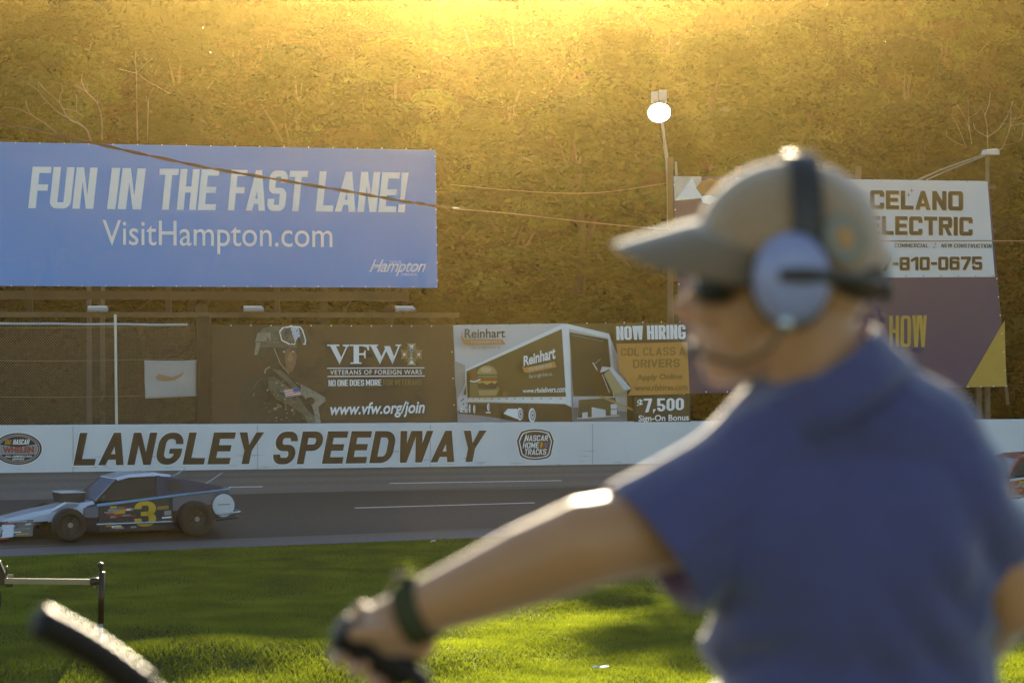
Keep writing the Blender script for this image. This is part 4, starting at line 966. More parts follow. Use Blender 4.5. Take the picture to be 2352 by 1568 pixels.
bl3 = [([(1205, 1280), (1205, 1120), (1195, 1000), (1185, 940), (1215, 860), (1228, 740)], .03), ([(1205, 1120), (1310, 1040), (1370, 940), (1410, 830)], .022), ([(1205, 1120), (1110, 1060), (1090, 1010)], .014), ([(1075, 1180), (1060, 1080), (1020, 960), (940, 830)], .02), ([(1060, 1080), (1050, 960), (1045, 780)], .018), ([(1050, 965), (1120, 920), (1165, 860)], .012), ([(1035, 1210), (960, 1030), (920, 960)], .014), ([(1000, 1190), (880, 1120), (870, 1060)], .01), ([(1300, 1230), (1340, 1180), (1390, 1030), (1395, 900)], .02), ([(1340, 1188), (1470, 1150), (1500, 1020)], .014), ([(1390, 1030), (1500, 1010)], .01), ([(1390, 1030), (1440, 950)], .01), ([(1185, 940), (1150, 880)], .01)]
bare_tree(2268, 360, 70, [([kr(*q) for q in p], r) for p, r in bl3], 'bare twiggy tree above the corner of the white electric banner')

# ------------------------------------------------------------------ race cars
tyre_m = mat('tyre_rubber', (.022, .018, .015), .75, bump=.2, bscale=30); rim_m = mat('black_rim', (.05, .045, .04), .4, metal=.5)
glass_m = mat('dark_window_net', (.03, .022, .015), .5); chrome = mat('bare_metal', (.55, .55, .55), .25, metal=.9)
def car(name, base, heading, body_c, roof_c, stripe_c, label, number=None):
    """x forward from the front axle, y to the car's left, z up."""
    root = empty(name, base, label, 'race car'); root.rotation_euler = (0, 0, heading)
    bm_ = mat(name+'_paint', body_c, .3, coat=.6, var=.05); rm = mat(name+'_roof', roof_c, .25, coat=.5, var=.05); sm = mat(name+'_stripe', stripe_c, .4)
    def part(mb, nm, smooth=False, parent=None):
        o = mb.build(nm, None, smooth); o.parent = parent or root
        if nm in ('hood', 'front_valance', 'splitter', 'grille_opening', 'nose_side_panel', 'front_bumper') or (parent and parent.name.startswith('nose_side_panel')):
            for v_ in o.data.vertices:                 # long low nose ahead of the front axle
                if v_.co.x > .2: v_.co.x = .2+(v_.co.x-.2)*1.45
        if nm in ('body', 'hood', 'roof', 'front_valance', 'hood_scoop', 'sail_panel', 'door_skin', 'wing_panel'):
            bv = o.modifiers.new('b', 'BEVEL'); bv.width = .025 if nm in ('body', 'hood', 'roof') else .006; bv.segments = 3
        return o
    V = lambda *a: Vector(a)
    # tub: sides with beltline rising to the tail
    mb = MB()
    st = [(-.38, .16, .66, .60), (-.70, .13, .72, .74), (-1.5, .13, .78, .78), (-2.4, .14, .86, .78), (-3.1, .30, .93, .76), (-3.45, .42, .97, .70)]
    vs = []; fs = []
    for x, z0, z1, hw in st:
        vs += [V(x, hw*.96, z0), V(x, hw, z0+(z1-z0)*.55), V(x, hw*.94, z1-.03), V(x, hw*.88, z1), V(x, -hw*.88, z1), V(x, -hw*.94, z1-.03), V(x, -hw, z0+(z1-z0)*.55), V(x, -hw*.96, z0)]
    n = 8
    for i in range(len(st)-1):
        for k in range(n): fs.append((i*n+k, i*n+(k+1) % n, (i+1)*n+(k+1) % n, (i+1)*n+k))
    fs += [tuple(range(7, -1, -1)), tuple(range((len(st)-1)*n, len(st)*n))]
    mb.add(vs, fs, bm_)
    body = part(mb, 'body')
    # hood and nose
    mb = MB(); st = [(-.62, .50, .76, .62), (-.1, .42, .68, .50), (.45, .32, .57, .44), (.80, .28, .46, .43), (.95, .27, .36, .40)]; vs = []; fs = []
    for x, z0, z1, hw in st: vs += [V(x, hw, z0), V(x, hw, z1-.08), V(x, hw*.8, z1), V(x, -hw*.8, z1), V(x, -hw, z1-.08), V(x, -hw, z0)]
    for i in range(len(st)-1):
        for k in range(6): fs.append((i*6+k, i*6+(k+1) % 6, (i+1)*6+(k+1) % 6, (i+1)*6+k))
    fs += [tuple(range(5, -1, -1)), tuple(range(24, 30))]
    mb.add(vs, fs, rm); part(mb, 'hood')
    mb = MB(); mb.prism([V(.95, .62, .10), V(.80, .70, .12), V(.78, .66, .36), V(.93, .58, .36)], V(0, -1.24, 0), rm); part(mb, 'front_valance')
    mb = MB(); mb.box(V(.93, 0, .085), .16, 1.3, .03, red_l); part(mb, 'splitter')
    mb = MB(); mb.prism([V(.98, .62, .12), V(.52, .63, .12), V(.50, .60, .44), V(.88, .58, .42)], V(0, -.02, 0), bm_); npn = part(mb, 'nose_side_panel')
    for k_, (x_, z_, w_, m_) in enumerate(((.92, .36, .22, red_l), (.86, .40, .26, ltg_l), (.90, .31, .14, white_l), (.80, .25, .24, gry_l), (.94, .19, .26, white_l), (.74, .15, .16, yel_l), (.62, .34, .08, white_l))):
        mb = MB(); mb.prism([V(x_, .632, z_), V(x_-w_, .632, z_+.006), V(x_-w_, .632, z_+.028), V(x_, .632, z_+.022)], V(0, -.01, 0), m_); part(mb, 'sponsor_sticker', parent=npn)
    mb = MB(); mb.box(V(.88, 0, .36), .1, .95, .08, dark_m); part(mb, 'grille_opening')
    mb = MB(); mb.ball(V(-1.75, .12, .98), (.13, .12, .15), white_l); mb.ball(V(-1.64, .12, .98), (.05, .09, .05), dark_m); part(mb, 'helmet', True)
    mb = MB(); mb.prism([V(.25, .46, .56), V(-.02, .62, .74), V(-.30, .62, .72), V(-.12, .46, .56)], V(0, -.12, 0.02), rm); part(mb, 'wing_panel')
    mb = MB(); mb.prism([V(-.05, .28, .72), V(0, .26, .90), V(-.52, .30, .93), V(-.5, .3, .72)], V(0, -.56, 0), dark_m); mb.box(V(-.26, 0, .925), .5, .6, .02, rm); part(mb, 'hood_scoop')
    # greenhouse: roof, pillars, glass
    mb = MB(); rf = [(-1.06, .50, 1.20), (-1.35, .54, 1.27), (-1.9, .54, 1.285), (-2.25, .52, 1.24)]; vs = []; fs = []
    for x, hw, z in rf: vs += [V(x, hw, z-.05), V(x, hw*.85, z), V(x, -hw*.85, z), V(x, -hw, z-.05)]
    for i in range(3):
        for k in range(3): fs.append((i*4+k, i*4+k+1, (i+1)*4+k+1, (i+1)*4+k))
    mb.add(vs, fs, rm); ro = part(mb, 'roof'); md = ro.modifiers.new('t', 'SOLIDIFY'); md.thickness = .03; ro.modifiers.move(1, 0)
    for sgn in (1, -1):
        mb = MB(); mb.beam(V(-.62, sgn*.64, .76), V(-1.08, sgn*.50, 1.17), .07, bm_, .05); part(mb, 'windscreen_pillar')
        mb = MB(); mb.beam(V(-1.92, sgn*.70, .80), V(-1.95, sgn*.53, 1.22), .09, bm_, .05); part(mb, 'door_pillar')
        # sail panel from roof to tail
        mb = MB(); mb.prism([V(-1.92, sgn*.545, 1.225), V(-2.25, sgn*.53, 1.20), V(-3.35, sgn*.66, .97), V(-1.92, sgn*.72, .80)], V(0, -sgn*.02, 0), bm_); sp_ = part(mb, 'sail_panel')
        mb = MB(); mb.prism([V(-2.12, sgn*.597, 1.13), V(-2.42, sgn*.61, 1.08), V(-2.40, sgn*.655, .96), V(-2.12, sgn*.665, .94)], V(0, sgn*.012, 0), glass_m); part(mb, 'quarter_window', parent=sp_)
        # window net
        mb = MB(); mb.prism([V(-.72, sgn*.665, .77), V(-1.10, sgn*.53, 1.15), V(-1.92, sgn*.535, 1.20), V(-1.92, sgn*.69, .80)], V(0, -sgn*.015, 0), glass_m); part(mb, 'side_window')
    mb = MB(); mb.add([V(-.62, .60, .77), V(-.62, -.60, .77), V(-1.07, -.48, 1.18), V(-1.07, .48, 1.18)], [(0,1,2,3)], mat('windscreen_glass', (.10, .10, .12), .08, coat=.5)); ws = part(mb, 'windscreen'); ws.modifiers.new('t', 'SOLIDIFY').thickness = .01
    mb = MB(); mb.add([V(-2.2, .5, 1.21), V(-2.2, -.5, 1.21), V(-3.3, -.62, .96), V(-3.3, .62, .96)], [(0,1,2,3)], bm_); rw = part(mb, 'rear_deck'); rw.modifiers.new('t', 'SOLIDIFY').thickness = .02
    # stripe, number, stickers on the near side
    def side(x, z): # door skin height -> y
        return .80
    def decal(pts, m, off=.0):
        q = [V(x, .802+off, z) for x, z in pts]; mb = MB(); mb.prism(q, V(0, -.02, 0), m); return mb
    mb = decal([(-.60, .665), (-3.42, .925), (-3.42, .955), (-.60, .72)], sm); part(mb, 'side_stripe', parent=body)
    mb = MB(); x0, z0 = -2.92, .20
    mb.prism([V(-.64, .80, .16), V(-2.18, .80, .16), V(-2.18, .80, .84), V(-1.2, .80, .755), V(-.64, .80, .70)], V(0, -.05, 0), bm_); part(mb, 'door_skin')
    if number:
        vs_, fs_ = block_mesh(number, .24, .17, .3, .72); xa = min(v.x for v in vs_); xb = max(v.x for v in vs_); ya = min(v.y for v in vs_); yb_ = max(v.y for v in vs_)
        mb = MB(); mb.add([V(-1.36-(v.x-xa)/(xb-xa)*.46, .818, .24+(v.y-ya)/(yb_-ya)*.50) for v in vs_], fs_, mat('gold_number', (.62, .38, .03), .35)); part(mb, 'door_number', parent=body)
    rs = random.Random(3)
    for k in range(20):
        x = -.72-rs.random()*.62; z = .20+rs.random()*.42; wd = .08+.14*rs.random(); h = .02+.03*rs.random()
        mb = decal([(x, z), (x-wd, z+.004), (x-wd, z+h), (x, z+h)], rs.choice((white_l, ltg_l, red_l, yel_l, gry_l, gry_l)), .004+.001*k)
        part(mb, 'sponsor_sticker', parent=body)
    for x, z, wd, h, m in ((-.92, .50, .26, .09, yel_l), (-1.85, .56, .24, .07, mat('dull_gold_decal', (.3, .2, .03), .4)), (-2.0, .44, .14, .09, gry_l), (-1.95, .38, .2, .03, white_l)):
        part(decal([(x, z), (x-wd, z+.01), (x-wd, z+h+.01), (x, z+h)], m, .003), 'sponsor_sticker', parent=body)
    # white round panel on the rear quarter
    mb = MB(); c = V(-3.27, .775, .60); mb.tube([c, c+V(0, .02, 0)], .235, mat('white_disc', (.62, .62, .64), .5), 28); ds = part(mb, 'round_panel'); ds.scale = (1, 1, 1)
    mb = MB(); mb.box(c+V(0, .022, .02), .26, .01, .012, dark_m); part(mb, 'panel_line', parent=ds)
    # bumpers and nerf bars
    mb = MB(); mb.tube([V(-3.1, .86, .42), V(-3.62, .80, .46), V(-3.72, .5, .46), V(-3.72, -.5, .46), V(-3.62, -.8, .46), V(-3.1, -.86, .42)], .02, chrome, 8); mb.tube([V(-3.1, .84, .30), V(-3.58, .78, .34), V(-3.66, .5, .34), V(-3.66, -.5, .34), V(-3.58, -.78, .34), V(-3.1, -.84, .3)], .018, dark_m, 8); part(mb, 'rear_bumper', True)
    mb = MB(); mb.tube([V(-.55, .88, .32), V(-.7, .9, .32), V(-2.1, .9, .32), V(-2.2, .86, .32)], .022, chrome, 8); part(mb, 'nerf_bar', True)
    mb = MB(); mb.tube([V(.3, .6, .38), V(1.0, .55, .34), V(1.06, .3, .34), V(1.06, -.3, .34), V(1.0, -.55, .34), V(.3, -.6, .38)], .02, dark_m, 8); part(mb, 'front_bumper', True)
    for x, y, lx in ((-2.35, .25, .30), (-3.0, .5, .34)):
        mb = MB(); mb.tube([V(x, y, 1.18 if x > -2.5 else 1.04), V(x-lx, y, 1.34 if x > -2.5 else 1.24)], .007, chrome, 6); part(mb, 'antenna')
    # wheels
    for x, y, R, wd in ((0, .86, .33, .30), (0, -.86, .33, .30), (-2.62, .88, .36, .36), (-2.62, -.88, .36, .36)):
        mb = MB(); pr = [(.19, -.5), (R-.05, -.5), (R-.012, -.42), (R, -.25), (R, .25), (R-.012, .42), (R-.05, .5), (.19, .5)]; seg = 32; vs = []; fs = []
        for r, t in pr:
            for i in range(seg): th = 2*math.pi*i/seg; vs.append(V(x+r*math.cos(th), y+t*wd, R+r*math.sin(th)))
        for j in range(len(pr)):
            for i in range(seg): fs.append((j*seg+i, j*seg+(i+1) % seg, ((j+1) % len(pr))*seg+(i+1) % seg, ((j+1) % len(pr))*seg+i))
        mb.add(vs, fs, tyre_m); wh = part(mb, 'wheel', True)
        mb = MB(); sg = 1 if y > 0 else -1
        mb.tube([V(x, y-sg*wd*.3, R), V(x, y+sg*wd*.28, R)], .19, rim_m, 24)
        for i in range(8):
            th = 2*math.pi*i/8; mb.beam(V(x+.05*math.cos(th), y+sg*wd*.32, R+.05*math.sin(th)), V(x+.18*math.cos(th), y+sg*wd*.36, R+.18*math.sin(th)), .035, rim_m, .02, up=V(0, 1, 0))
        mb.tube([V(x, y+sg*wd*.28, R), V(x, y+sg*wd*.42, R)], .05, grey_m, 12)
        part(mb, 'rim', parent=wh)
    # axle and front suspension
    mb = MB(); mb.tube([V(0, .8, .33), V(0, -.8, .33)], .03, dark_m, 8); mb.tube([V(0, .75, .36), V(-.4, .4, .4)], .02, dark_m, 6); mb.tube([V(0, -.75, .36), V(-.4, -.4, .4)], .02, dark_m, 6); mb.tube([V(-2.62, .8, .36), V(-2.62, -.8, .36)], .04, dark_m, 8); part(mb, 'axle')
    return root
fa = track_hit(158, 1243); ra = track_hit(432, 1231)
hd = (fa-ra); ang = math.atan2(hd.y, hd.x)
fwd = Vector((math.cos(ang), math.sin(ang), 0)); lft = Vector((-fwd.y, fwd.x, 0))
car('race_car', fa - lft*.86, ang, (.022, .022, .042), (.58, .60, .68), (.18, .34, .55), 'dark open-wheel race car with gold number 3 and a silver roof', '3')  # silver roof colour is lightened to stand in for sun highlights
q = track_hit(2275, 1172); ang2 = math.pi+TH
lf2 = Vector((-math.sin(ang2), math.cos(ang2), 0))
car('stock_car', q - lf2*.86, ang2, (.34, .06, .015), (.30, .05, .015), (.6, .6, .6), 'orange red race car at the right edge behind the white barrier')

# infield barrier at the right edge
def barrier():
    mb = MB(); a = P(2296, 1313, 42.8); a.z = 0; d = (U*1.0).normalized(); nn = N
    prof = [(.30, -.1), (.30, .12), (.16, .36), (.09, 1.24), (.07, 1.27), (-.07, 1.27), (-.09, 1.24), (-.16, .36), (-.30, .12), (-.30, -.1)]
    mb.prism([a+nn*(-x)+Vector((0, 0, z)) for x, z in prof], d*6.0, mat('white_barrier_paint', (.66, .66, .66), .6, var=.12, scale=2, bump=.15, bscale=8))
    tag(mb.build('concrete_barrier'), 'white concrete barrier standing on the grass at the right edge', 'barrier')
barrier()

# ------------------------------------------------------------------ stand with a horizontal bar on the grass
def stand():
    Y = 32.0; pm = mat('black_steel', (.035, .022, .012), .35, metal=.3); gm = mat('grey_sleeve', (.34, .34, .36), .4); bm_ = mat('brushed_tube', (.32, .27, .22), .28, metal=.8)
    b = P(232, 1505, Y); b.z = float(terrain(b.x, Y)); root = empty('barrier_stand', b, 'black steel post with a knob and a horizontal tube standing on the grass', 'barrier')
    X = lambda x, y: P(*c6(x, y), Y); k = Y/FPX
    mb = MB(); mb.tube([X(1150, 310), X(1138, 890)], 7.2*k, pm, 14); mb.build('post', root, True)
    lo = X(1136, 890); mb = MB(); mb.tube([lo, Vector((lo.x-.01, Y, b.z-.05))], 5.2*k, gm, 12); mb.build('lower_sleeve', root, True)
    mb = MB(); mb.tube([X(1141, 310), X(1140, 285), X(1140, 262), X(1137, 240), X(1137, 215), X(1140, 203)], [4*k, 3*k, 4.5*k, 7*k, 7*k, 3*k], pm, 14); mb.build('knob', root, True)
    mb = MB(); mb.beam(X(60, 412), X(1025, 422), .10*.85, bm_, .07); mb.build('crossbar', root)
    mb = MB(); mb.tube([X(1020, 422), X(1050, 420), X(1085, 418), X(1120, 412)], [8*k, 9.5*k, 9*k, 8*k], pm, 12); mb.tube([X(1062, 450), X(1070, 515)], 2.2*k, bm_, 8); mb.build('clamp', root, True)
    mb = MB(); mb.prism([X(-60, 170), X(-5, 190), X(100, 430), X(95, 458), X(-60, 460)], Vector((0, .08, 0)), pm); mb.beam(X(60, 460), X(150, 455), .03, pm, .05); mb.tube([X(70, 350), X(72, 300), X(72, 262)], [2.4*k, 2*k, 2*k], pm, 8); mb.ball(X(72, 258), 3.6*k, bm_); mb.beam(X(90, 358), X(150, 356), .04, bm_); mb.build('bracket', root)
    mb = MB(); c = P(-27, 1375, Y+.05); R = 31*k
    vs = []; fs = []
    for i in range(28):
        a = 2*math.pi*i/28
        for j in range(8):
            t = 2*math.pi*j/8; vs.append(c+Vector(((R-.055+.055*math.cos(t))*math.cos(a), .06*math.sin(t), (R-.055+.055*math.cos(t))*1.35*math.sin(a))))
    for i in range(28):
        for j in range(8): fs.append((i*8+j, i*8+(j+1) % 8, ((i+1) % 28)*8+(j+1) % 8, ((i+1) % 28)*8+j))
    mb.add(vs, fs, tyre_m); mb.build('tyre', root, True)
stand()
def scrap(px, py, sx, label):
    lo, hi = 20.0, 60.0
    for _ in range(50):
        m_ = (lo+hi)/2; p = P(px, py, m_)
        if p.z > float(terrain(p.x, p.y)) + .03: lo = m_
        else: hi = m_
    p = P(px, py, lo); mb = MB(); r_ = random.Random(px); n = 7; vs = []; fs = []
    for j in range(4):
        for i in range(n): vs.append(p+Vector(((i/(n-1)-.5)*sx, (j/3-.5)*sx*.55, .02+.03*r_.random()+.02*(i/(n-1)))))
    for j in range(3):
        for i in range(n-1): fs.append((j*n+i, j*n+i+1, (j+1)*n+i+1, (j+1)*n+i))
    mb.add(vs, fs, mat('paper_white', (.72, .72, .74), .7)); o = mb.build('paper_scrap'); o.modifiers.new('t', 'SOLIDIFY').thickness = .004
    tag(o, label, 'litter', 'paper litter on the grass')
scrap(1380, 1538, .20, 'crumpled white paper scrap lying on the near grass right of the hand')
scrap(995, 1247, .10, 'small white paper scrap on the grass edge beside the track')

# ------------------------------------------------------------------ the man with the headset
D = 2.7; kk = D/FPX
def M(px, py, dy=0.0): return P(px, py, D+dy)
GZ0 = float(terrain(M(1950, 900).x, D))
skin = mat('skin', (.50, .22, .08), .5, var=.12, scale=14, spec=.5, sheen=.5); shirt_m = mat('blue_polo_cloth', (.072, .062, .150), .85, var=.12, scale=9, bump=.25, bscale=14, sheen=.5)
man = empty('person', (M(1950, 900).x, D, GZ0), 'man in a blue polo, cap and headset seen from behind, arm stretched left', 'person')
def man_body():
    b = MB(); m = skin; hc = M(1830, 640); RZ = Matrix.Rotation(math.radians(-19), 3, 'Z')
    def F(px, py, dy=0.0): return hc + RZ @ (M(px, py, dy)-hc)
    # skull, face, jaw
    b.ball(M(1835, 575), (.098, .076, .100), m); b.ball(F(1705, 700), (.050, .060, .088), m); b.ball(F(1740, 690), (.056, .058, .072), m)
    b.ball(F(1690, 810), (.046, .050, .036), m); b.ball(F(1652, 852), (.021, .026, .018), m); b.ball(F(1745, 795), (.044, .050, .036), m)
    b.ball(F(1622, 622), (.022, .050, .014), m)
    # nose and lips
    b.caps(F(1607, 655), F(1558, 710), .008, .0105, m); b.ball(F(1572, 722), (.014, .015, .009), m); b.ball(F(1600, 715), (.016, .018, .02), m)
    b.ball(F(1607, 768), (.012, .022, .006), m); b.ball(F(1608, 784), (.012, .020, .007), m); b.ball(F(1625, 775), (.02, .034, .03), m)
    for sg in (-1, 1): b.ball(F(1655, 715, sg*.045), (.022, .014, .018), m); b.ball(F(1835, 660, sg*.078), (.018, .010, .030), m)
    # neck and chest
    b.caps(M(1850, 760), M(1910, 960, .01), .058, .060, m)
    b.caps(M(1910, 960, .01), M(1950, 1200, .02), .06, .08, m)
    b.caps(M(1740, 1120, .02), M(2170, 1120, .02), .045, .045, m); b.ball(M(1955, 1330, .02), (.14, .085, .2), m); b.ball(M(1955, 1700, .03), (.135, .085, .25), m)
    # left arm to the grip
    sh, el, wr = M(1640, 1190, .02), M(1345, 1247, -.06), M(965, 1400, 0.0)
    b.caps(sh, el, .048, .049, m); b.caps(el, el.lerp(wr, .35), .049, .046, m); b.caps(el.lerp(wr, .35), wr, .046, .0315, m)
    # right arm
    s2, e2, w2 = M(2225, 1150, 0), M(2315, 1375, .03), M(2180, 1560, .24)
    b.caps(s2, e2, .052, .044, m); b.caps(e2, w2, .042, .028, m)
    hd2 = M(2130, 1610, .30); b.caps(w2, hd2, .028, .032, m)
    for f in range(4):
        a = hd2+Vector((-.01+.0*f, .0, 0))+Vector((.018*(f-1.5), .012, -.01)); b.caps(a, a+Vector((-.012, .03, -.045)), .009, .008, m); b.caps(a+Vector((-.012, .03, -.045)), a+Vector((-.005, .012, -.07)), .008, .007, m)
    b.caps(hd2+Vector((-.03, -.01, .01)), hd2+Vector((-.055, .0, -.03)), .010, .009, m)
    # left hand: palm above the grip, fingers over the far side and under, thumb along the near top
    p0 = wr; p1 = M(900, 1440, .012)
    b.caps(p0, p1, .031, .034, m); b.caps(M(905, 1425, .005), M(950, 1470, .03), .026, .026, m)
    ax = (M(985, 1565, .03)-M(775, 1440, 0)).normalized()
    for f, (t, ln) in enumerate(((.10, 1.0), (.36, 1.08), (.62, 1.0), (.86, .82))):
        c = M(790, 1448, .004).lerp(M(955, 1552, .028), t)      # centre of the grip there
        up = Vector((.35, .2, .91)); up = (up-ax*up.dot(ax)).normalized(); away = ax.cross(up); away = away if away.y > 0 else -away
        rg = .031
        def on(deg, r=rg): a = math.radians(deg); return c + up*math.cos(a)*r + away*math.sin(a)*r
        prev = on(20, .034)
        for q_, (dg, r) in enumerate(((75, .034), (125, .033), (170, .032), (205*ln, .0315))):
            nxt = on(dg, r); b.caps(prev, nxt, .0100-.0005*q_, .0095-.0005*q_, m, 10); prev = nxt
    th0 = M(915, 1448, -.012); th1 = M(865, 1452, -.028); th2 = M(818, 1452, -.026)
    b.caps(th0, th1, .014, .0115, m); b.caps(th1, th2, .0115, .0095, m)
    # pelvis and legs down to the ankles
    hipz = GZ0+.90
    for sg in (-1, 1):
        hp = Vector((M(1955, 900).x+sg*.09, D+.01, hipz)); kn = Vector((hp.x+sg*.02, D+.03, GZ0+.48)); an = Vector((kn.x+sg*.01, D-.01, GZ0+.09))
        b.caps(M(1955, 1960, .02), hp, .09, .085, m); b.caps(hp, kn, .085, .055, m); b.caps(kn, an, .055, .04, m); b.caps(an, an+Vector((-.0, .14, -.05)), .04, .034, m)
    return remeshed(b, 'body', .0042, skin, man, 3)
man_body()
def man_shirt():
    b = MB(); m = shirt_m
    b.caps(M(1890, 960, .01), M(1731, 1112, .01), .080, .080, m); b.caps(M(1940, 930, .01), M(2110, 1035, .01), .078, .080, m); b.caps(M(2110, 1035, .01), M(2175, 1125, .01), .080, .077, m)
    b.caps(M(1731, 1123, .01), M(2160, 1130, .01), .082, .082, m)
    b.ball(M(1960, 1330, .02), (.172, .122, .18), m); b.ball(M(1958, 1600, .03), (.168, .12, .22), m); b.ball(M(1958, 1850, .03), (.162, .12, .2), m); b.ball(M(1965, 2050, .03), (.170, .125, .12), m)
    b.ball(M(1830, 1250, -.03), (.085, .07, .11), m); b.ball(M(2090, 1250, -.03), (.085, .07, .11), m)
    # sleeves
    b.caps(M(1731, 1123, .01), M(1470, 1276, -.02), .082, .087, m)
    b.caps(M(2185, 1130, .0), M(2262, 1262, .02), .074, .058, m)
    o = remeshed(b, 'shirt', .005, shirt_m, man, 5)
    from mathutils import noise
    me = o.data; cs, cz = M(1955, 0).x, M(0, 1200).z
    fold = lambda t: (abs(math.sin(t))**1.6)*2-1
    nrm = [v.normal.copy() for v in me.vertices]
    for v, n_ in zip(me.vertices, nrm):
        p = v.co; x = p.x-cs; z = p.z-cz
        wob = noise.noise(Vector((p.x*7, p.y*7, p.z*5)))*2.2
        amp = max(0.0, .35+noise.noise(Vector((p.x*5+3, p.y*4, p.z*4))))
        right = min(1, max(0, (x+.02)/.10)); left = min(1, max(0, (-x-.02)/.10))
        d_r = fold((x*.86+z*.50)*46+wob) * right; d_l = fold((x*.55-z*.83)*46+wob) * left
        low = min(1, max(0, (-z-.05)/.2)); d_c = fold((x*.95+z*.2)*32+wob)*low*.6
        v.co = p + n_*(.0125*amp*(d_r+d_l+d_c)) + n_*(.002*noise.noise(Vector((p.x*18, p.y*18, p.z*18))))
    # open sleeve hems, cut clean
    bm = bmesh.new(); bm.from_mesh(o.data)
    for c, d, rad in ((M(1497, 1263, -.018), (M(1497, 1263, -.018)-M(1700, 1107, .01)).normalized(), .100), (M(2268, 1288, .022), (M(2268, 1288, .022)-M(2215, 1180)).normalized(), .075)):
        fs_ = [f for f in bm.faces if (f.calc_center_median()-c-d*(.03 if rad > .09 else 0)).length < rad and (f.calc_center_median()-c).dot(d) > -.02]
        gm_ = list({e for f in fs_ for e in f.edges}) + list({v for f in fs_ for v in f.verts}) + fs_
        bmesh.ops.bisect_plane(bm, geom=gm_, plane_co=c, plane_no=d, clear_outer=True)
    bm.to_mesh(o.data); bm.free()
    sd_ = o.modifiers.new('t', 'SOLIDIFY'); sd_.thickness = .003
    # collar
    cb = MB(); vs = []; fs = []; seg = 40
    cen0 = M(1893, 890, .005); 
    ringdef = [(.076, -.01), (.077, .015), (.078, .036), (.082, .030), (.090, .004), (.099, -.022)]
    tilt = Matrix.Rotation(math.radians(-30), 3, 'Y') @ Matrix.Rotation(math.radians(10), 3, 'X')
    for r, z in ringdef:
        for i in range(seg):
            th = 2*math.pi*i/seg; vs.append(cen0 + tilt @ Vector((r*1.02*math.cos(th), r*.95*math.sin(th), z)))
    for j in range(len(ringdef)-1):
        for i in range(seg): fs.append((j*seg+i, j*seg+(i+1) % seg, (j+1)*seg+(i+1) % seg, (j+1)*seg+i))
    cb.add(vs, fs, shirt_m); co = cb.build('collar', o, True); co.modifiers.new('t', 'SOLIDIFY').thickness = .003
man_shirt()
def trousers():
    b = MB(); tm = mat('dark_trousers', (.03, .03, .035), .85)
    b.ball(M(1960, 2200, .03), (.165, .125, .14), tm)
    for sg in (-1, 1):
        hp = Vector((M(1955, 900).x+sg*.09, D+.015, GZ0+.88)); kn = Vector((hp.x+sg*.02, D+.03, GZ0+.48)); an = Vector((kn.x+sg*.01, D-.01, GZ0+.07))
        b.caps(hp, kn, .100, .075, tm); b.caps(kn, an, .075, .066, tm)
    remeshed(b, 'trousers', .008, tm, man, 3)
    for sg in (-1, 1):
        s = MB(); a = Vector((M(1955, 900).x+sg*.12, D-.01, GZ0+.045)); s.ball(a+Vector((0, .08, 0)), (.048, .145, .045), dark_m); s.ball(a+Vector((0, -.0, .03)), (.045, .06, .06), dark_m); remeshed(s, 'shoe', .008, dark_m, man, 2)
trousers()
cap_m = mat('taupe_cap_cloth', (.40, .225, .10), .9, var=.1, scale=20, bump=.2, bscale=60, sheen=1.0); capd = mat('dark_cap_brim', (.21, .125, .06), .85, sheen=1.0)
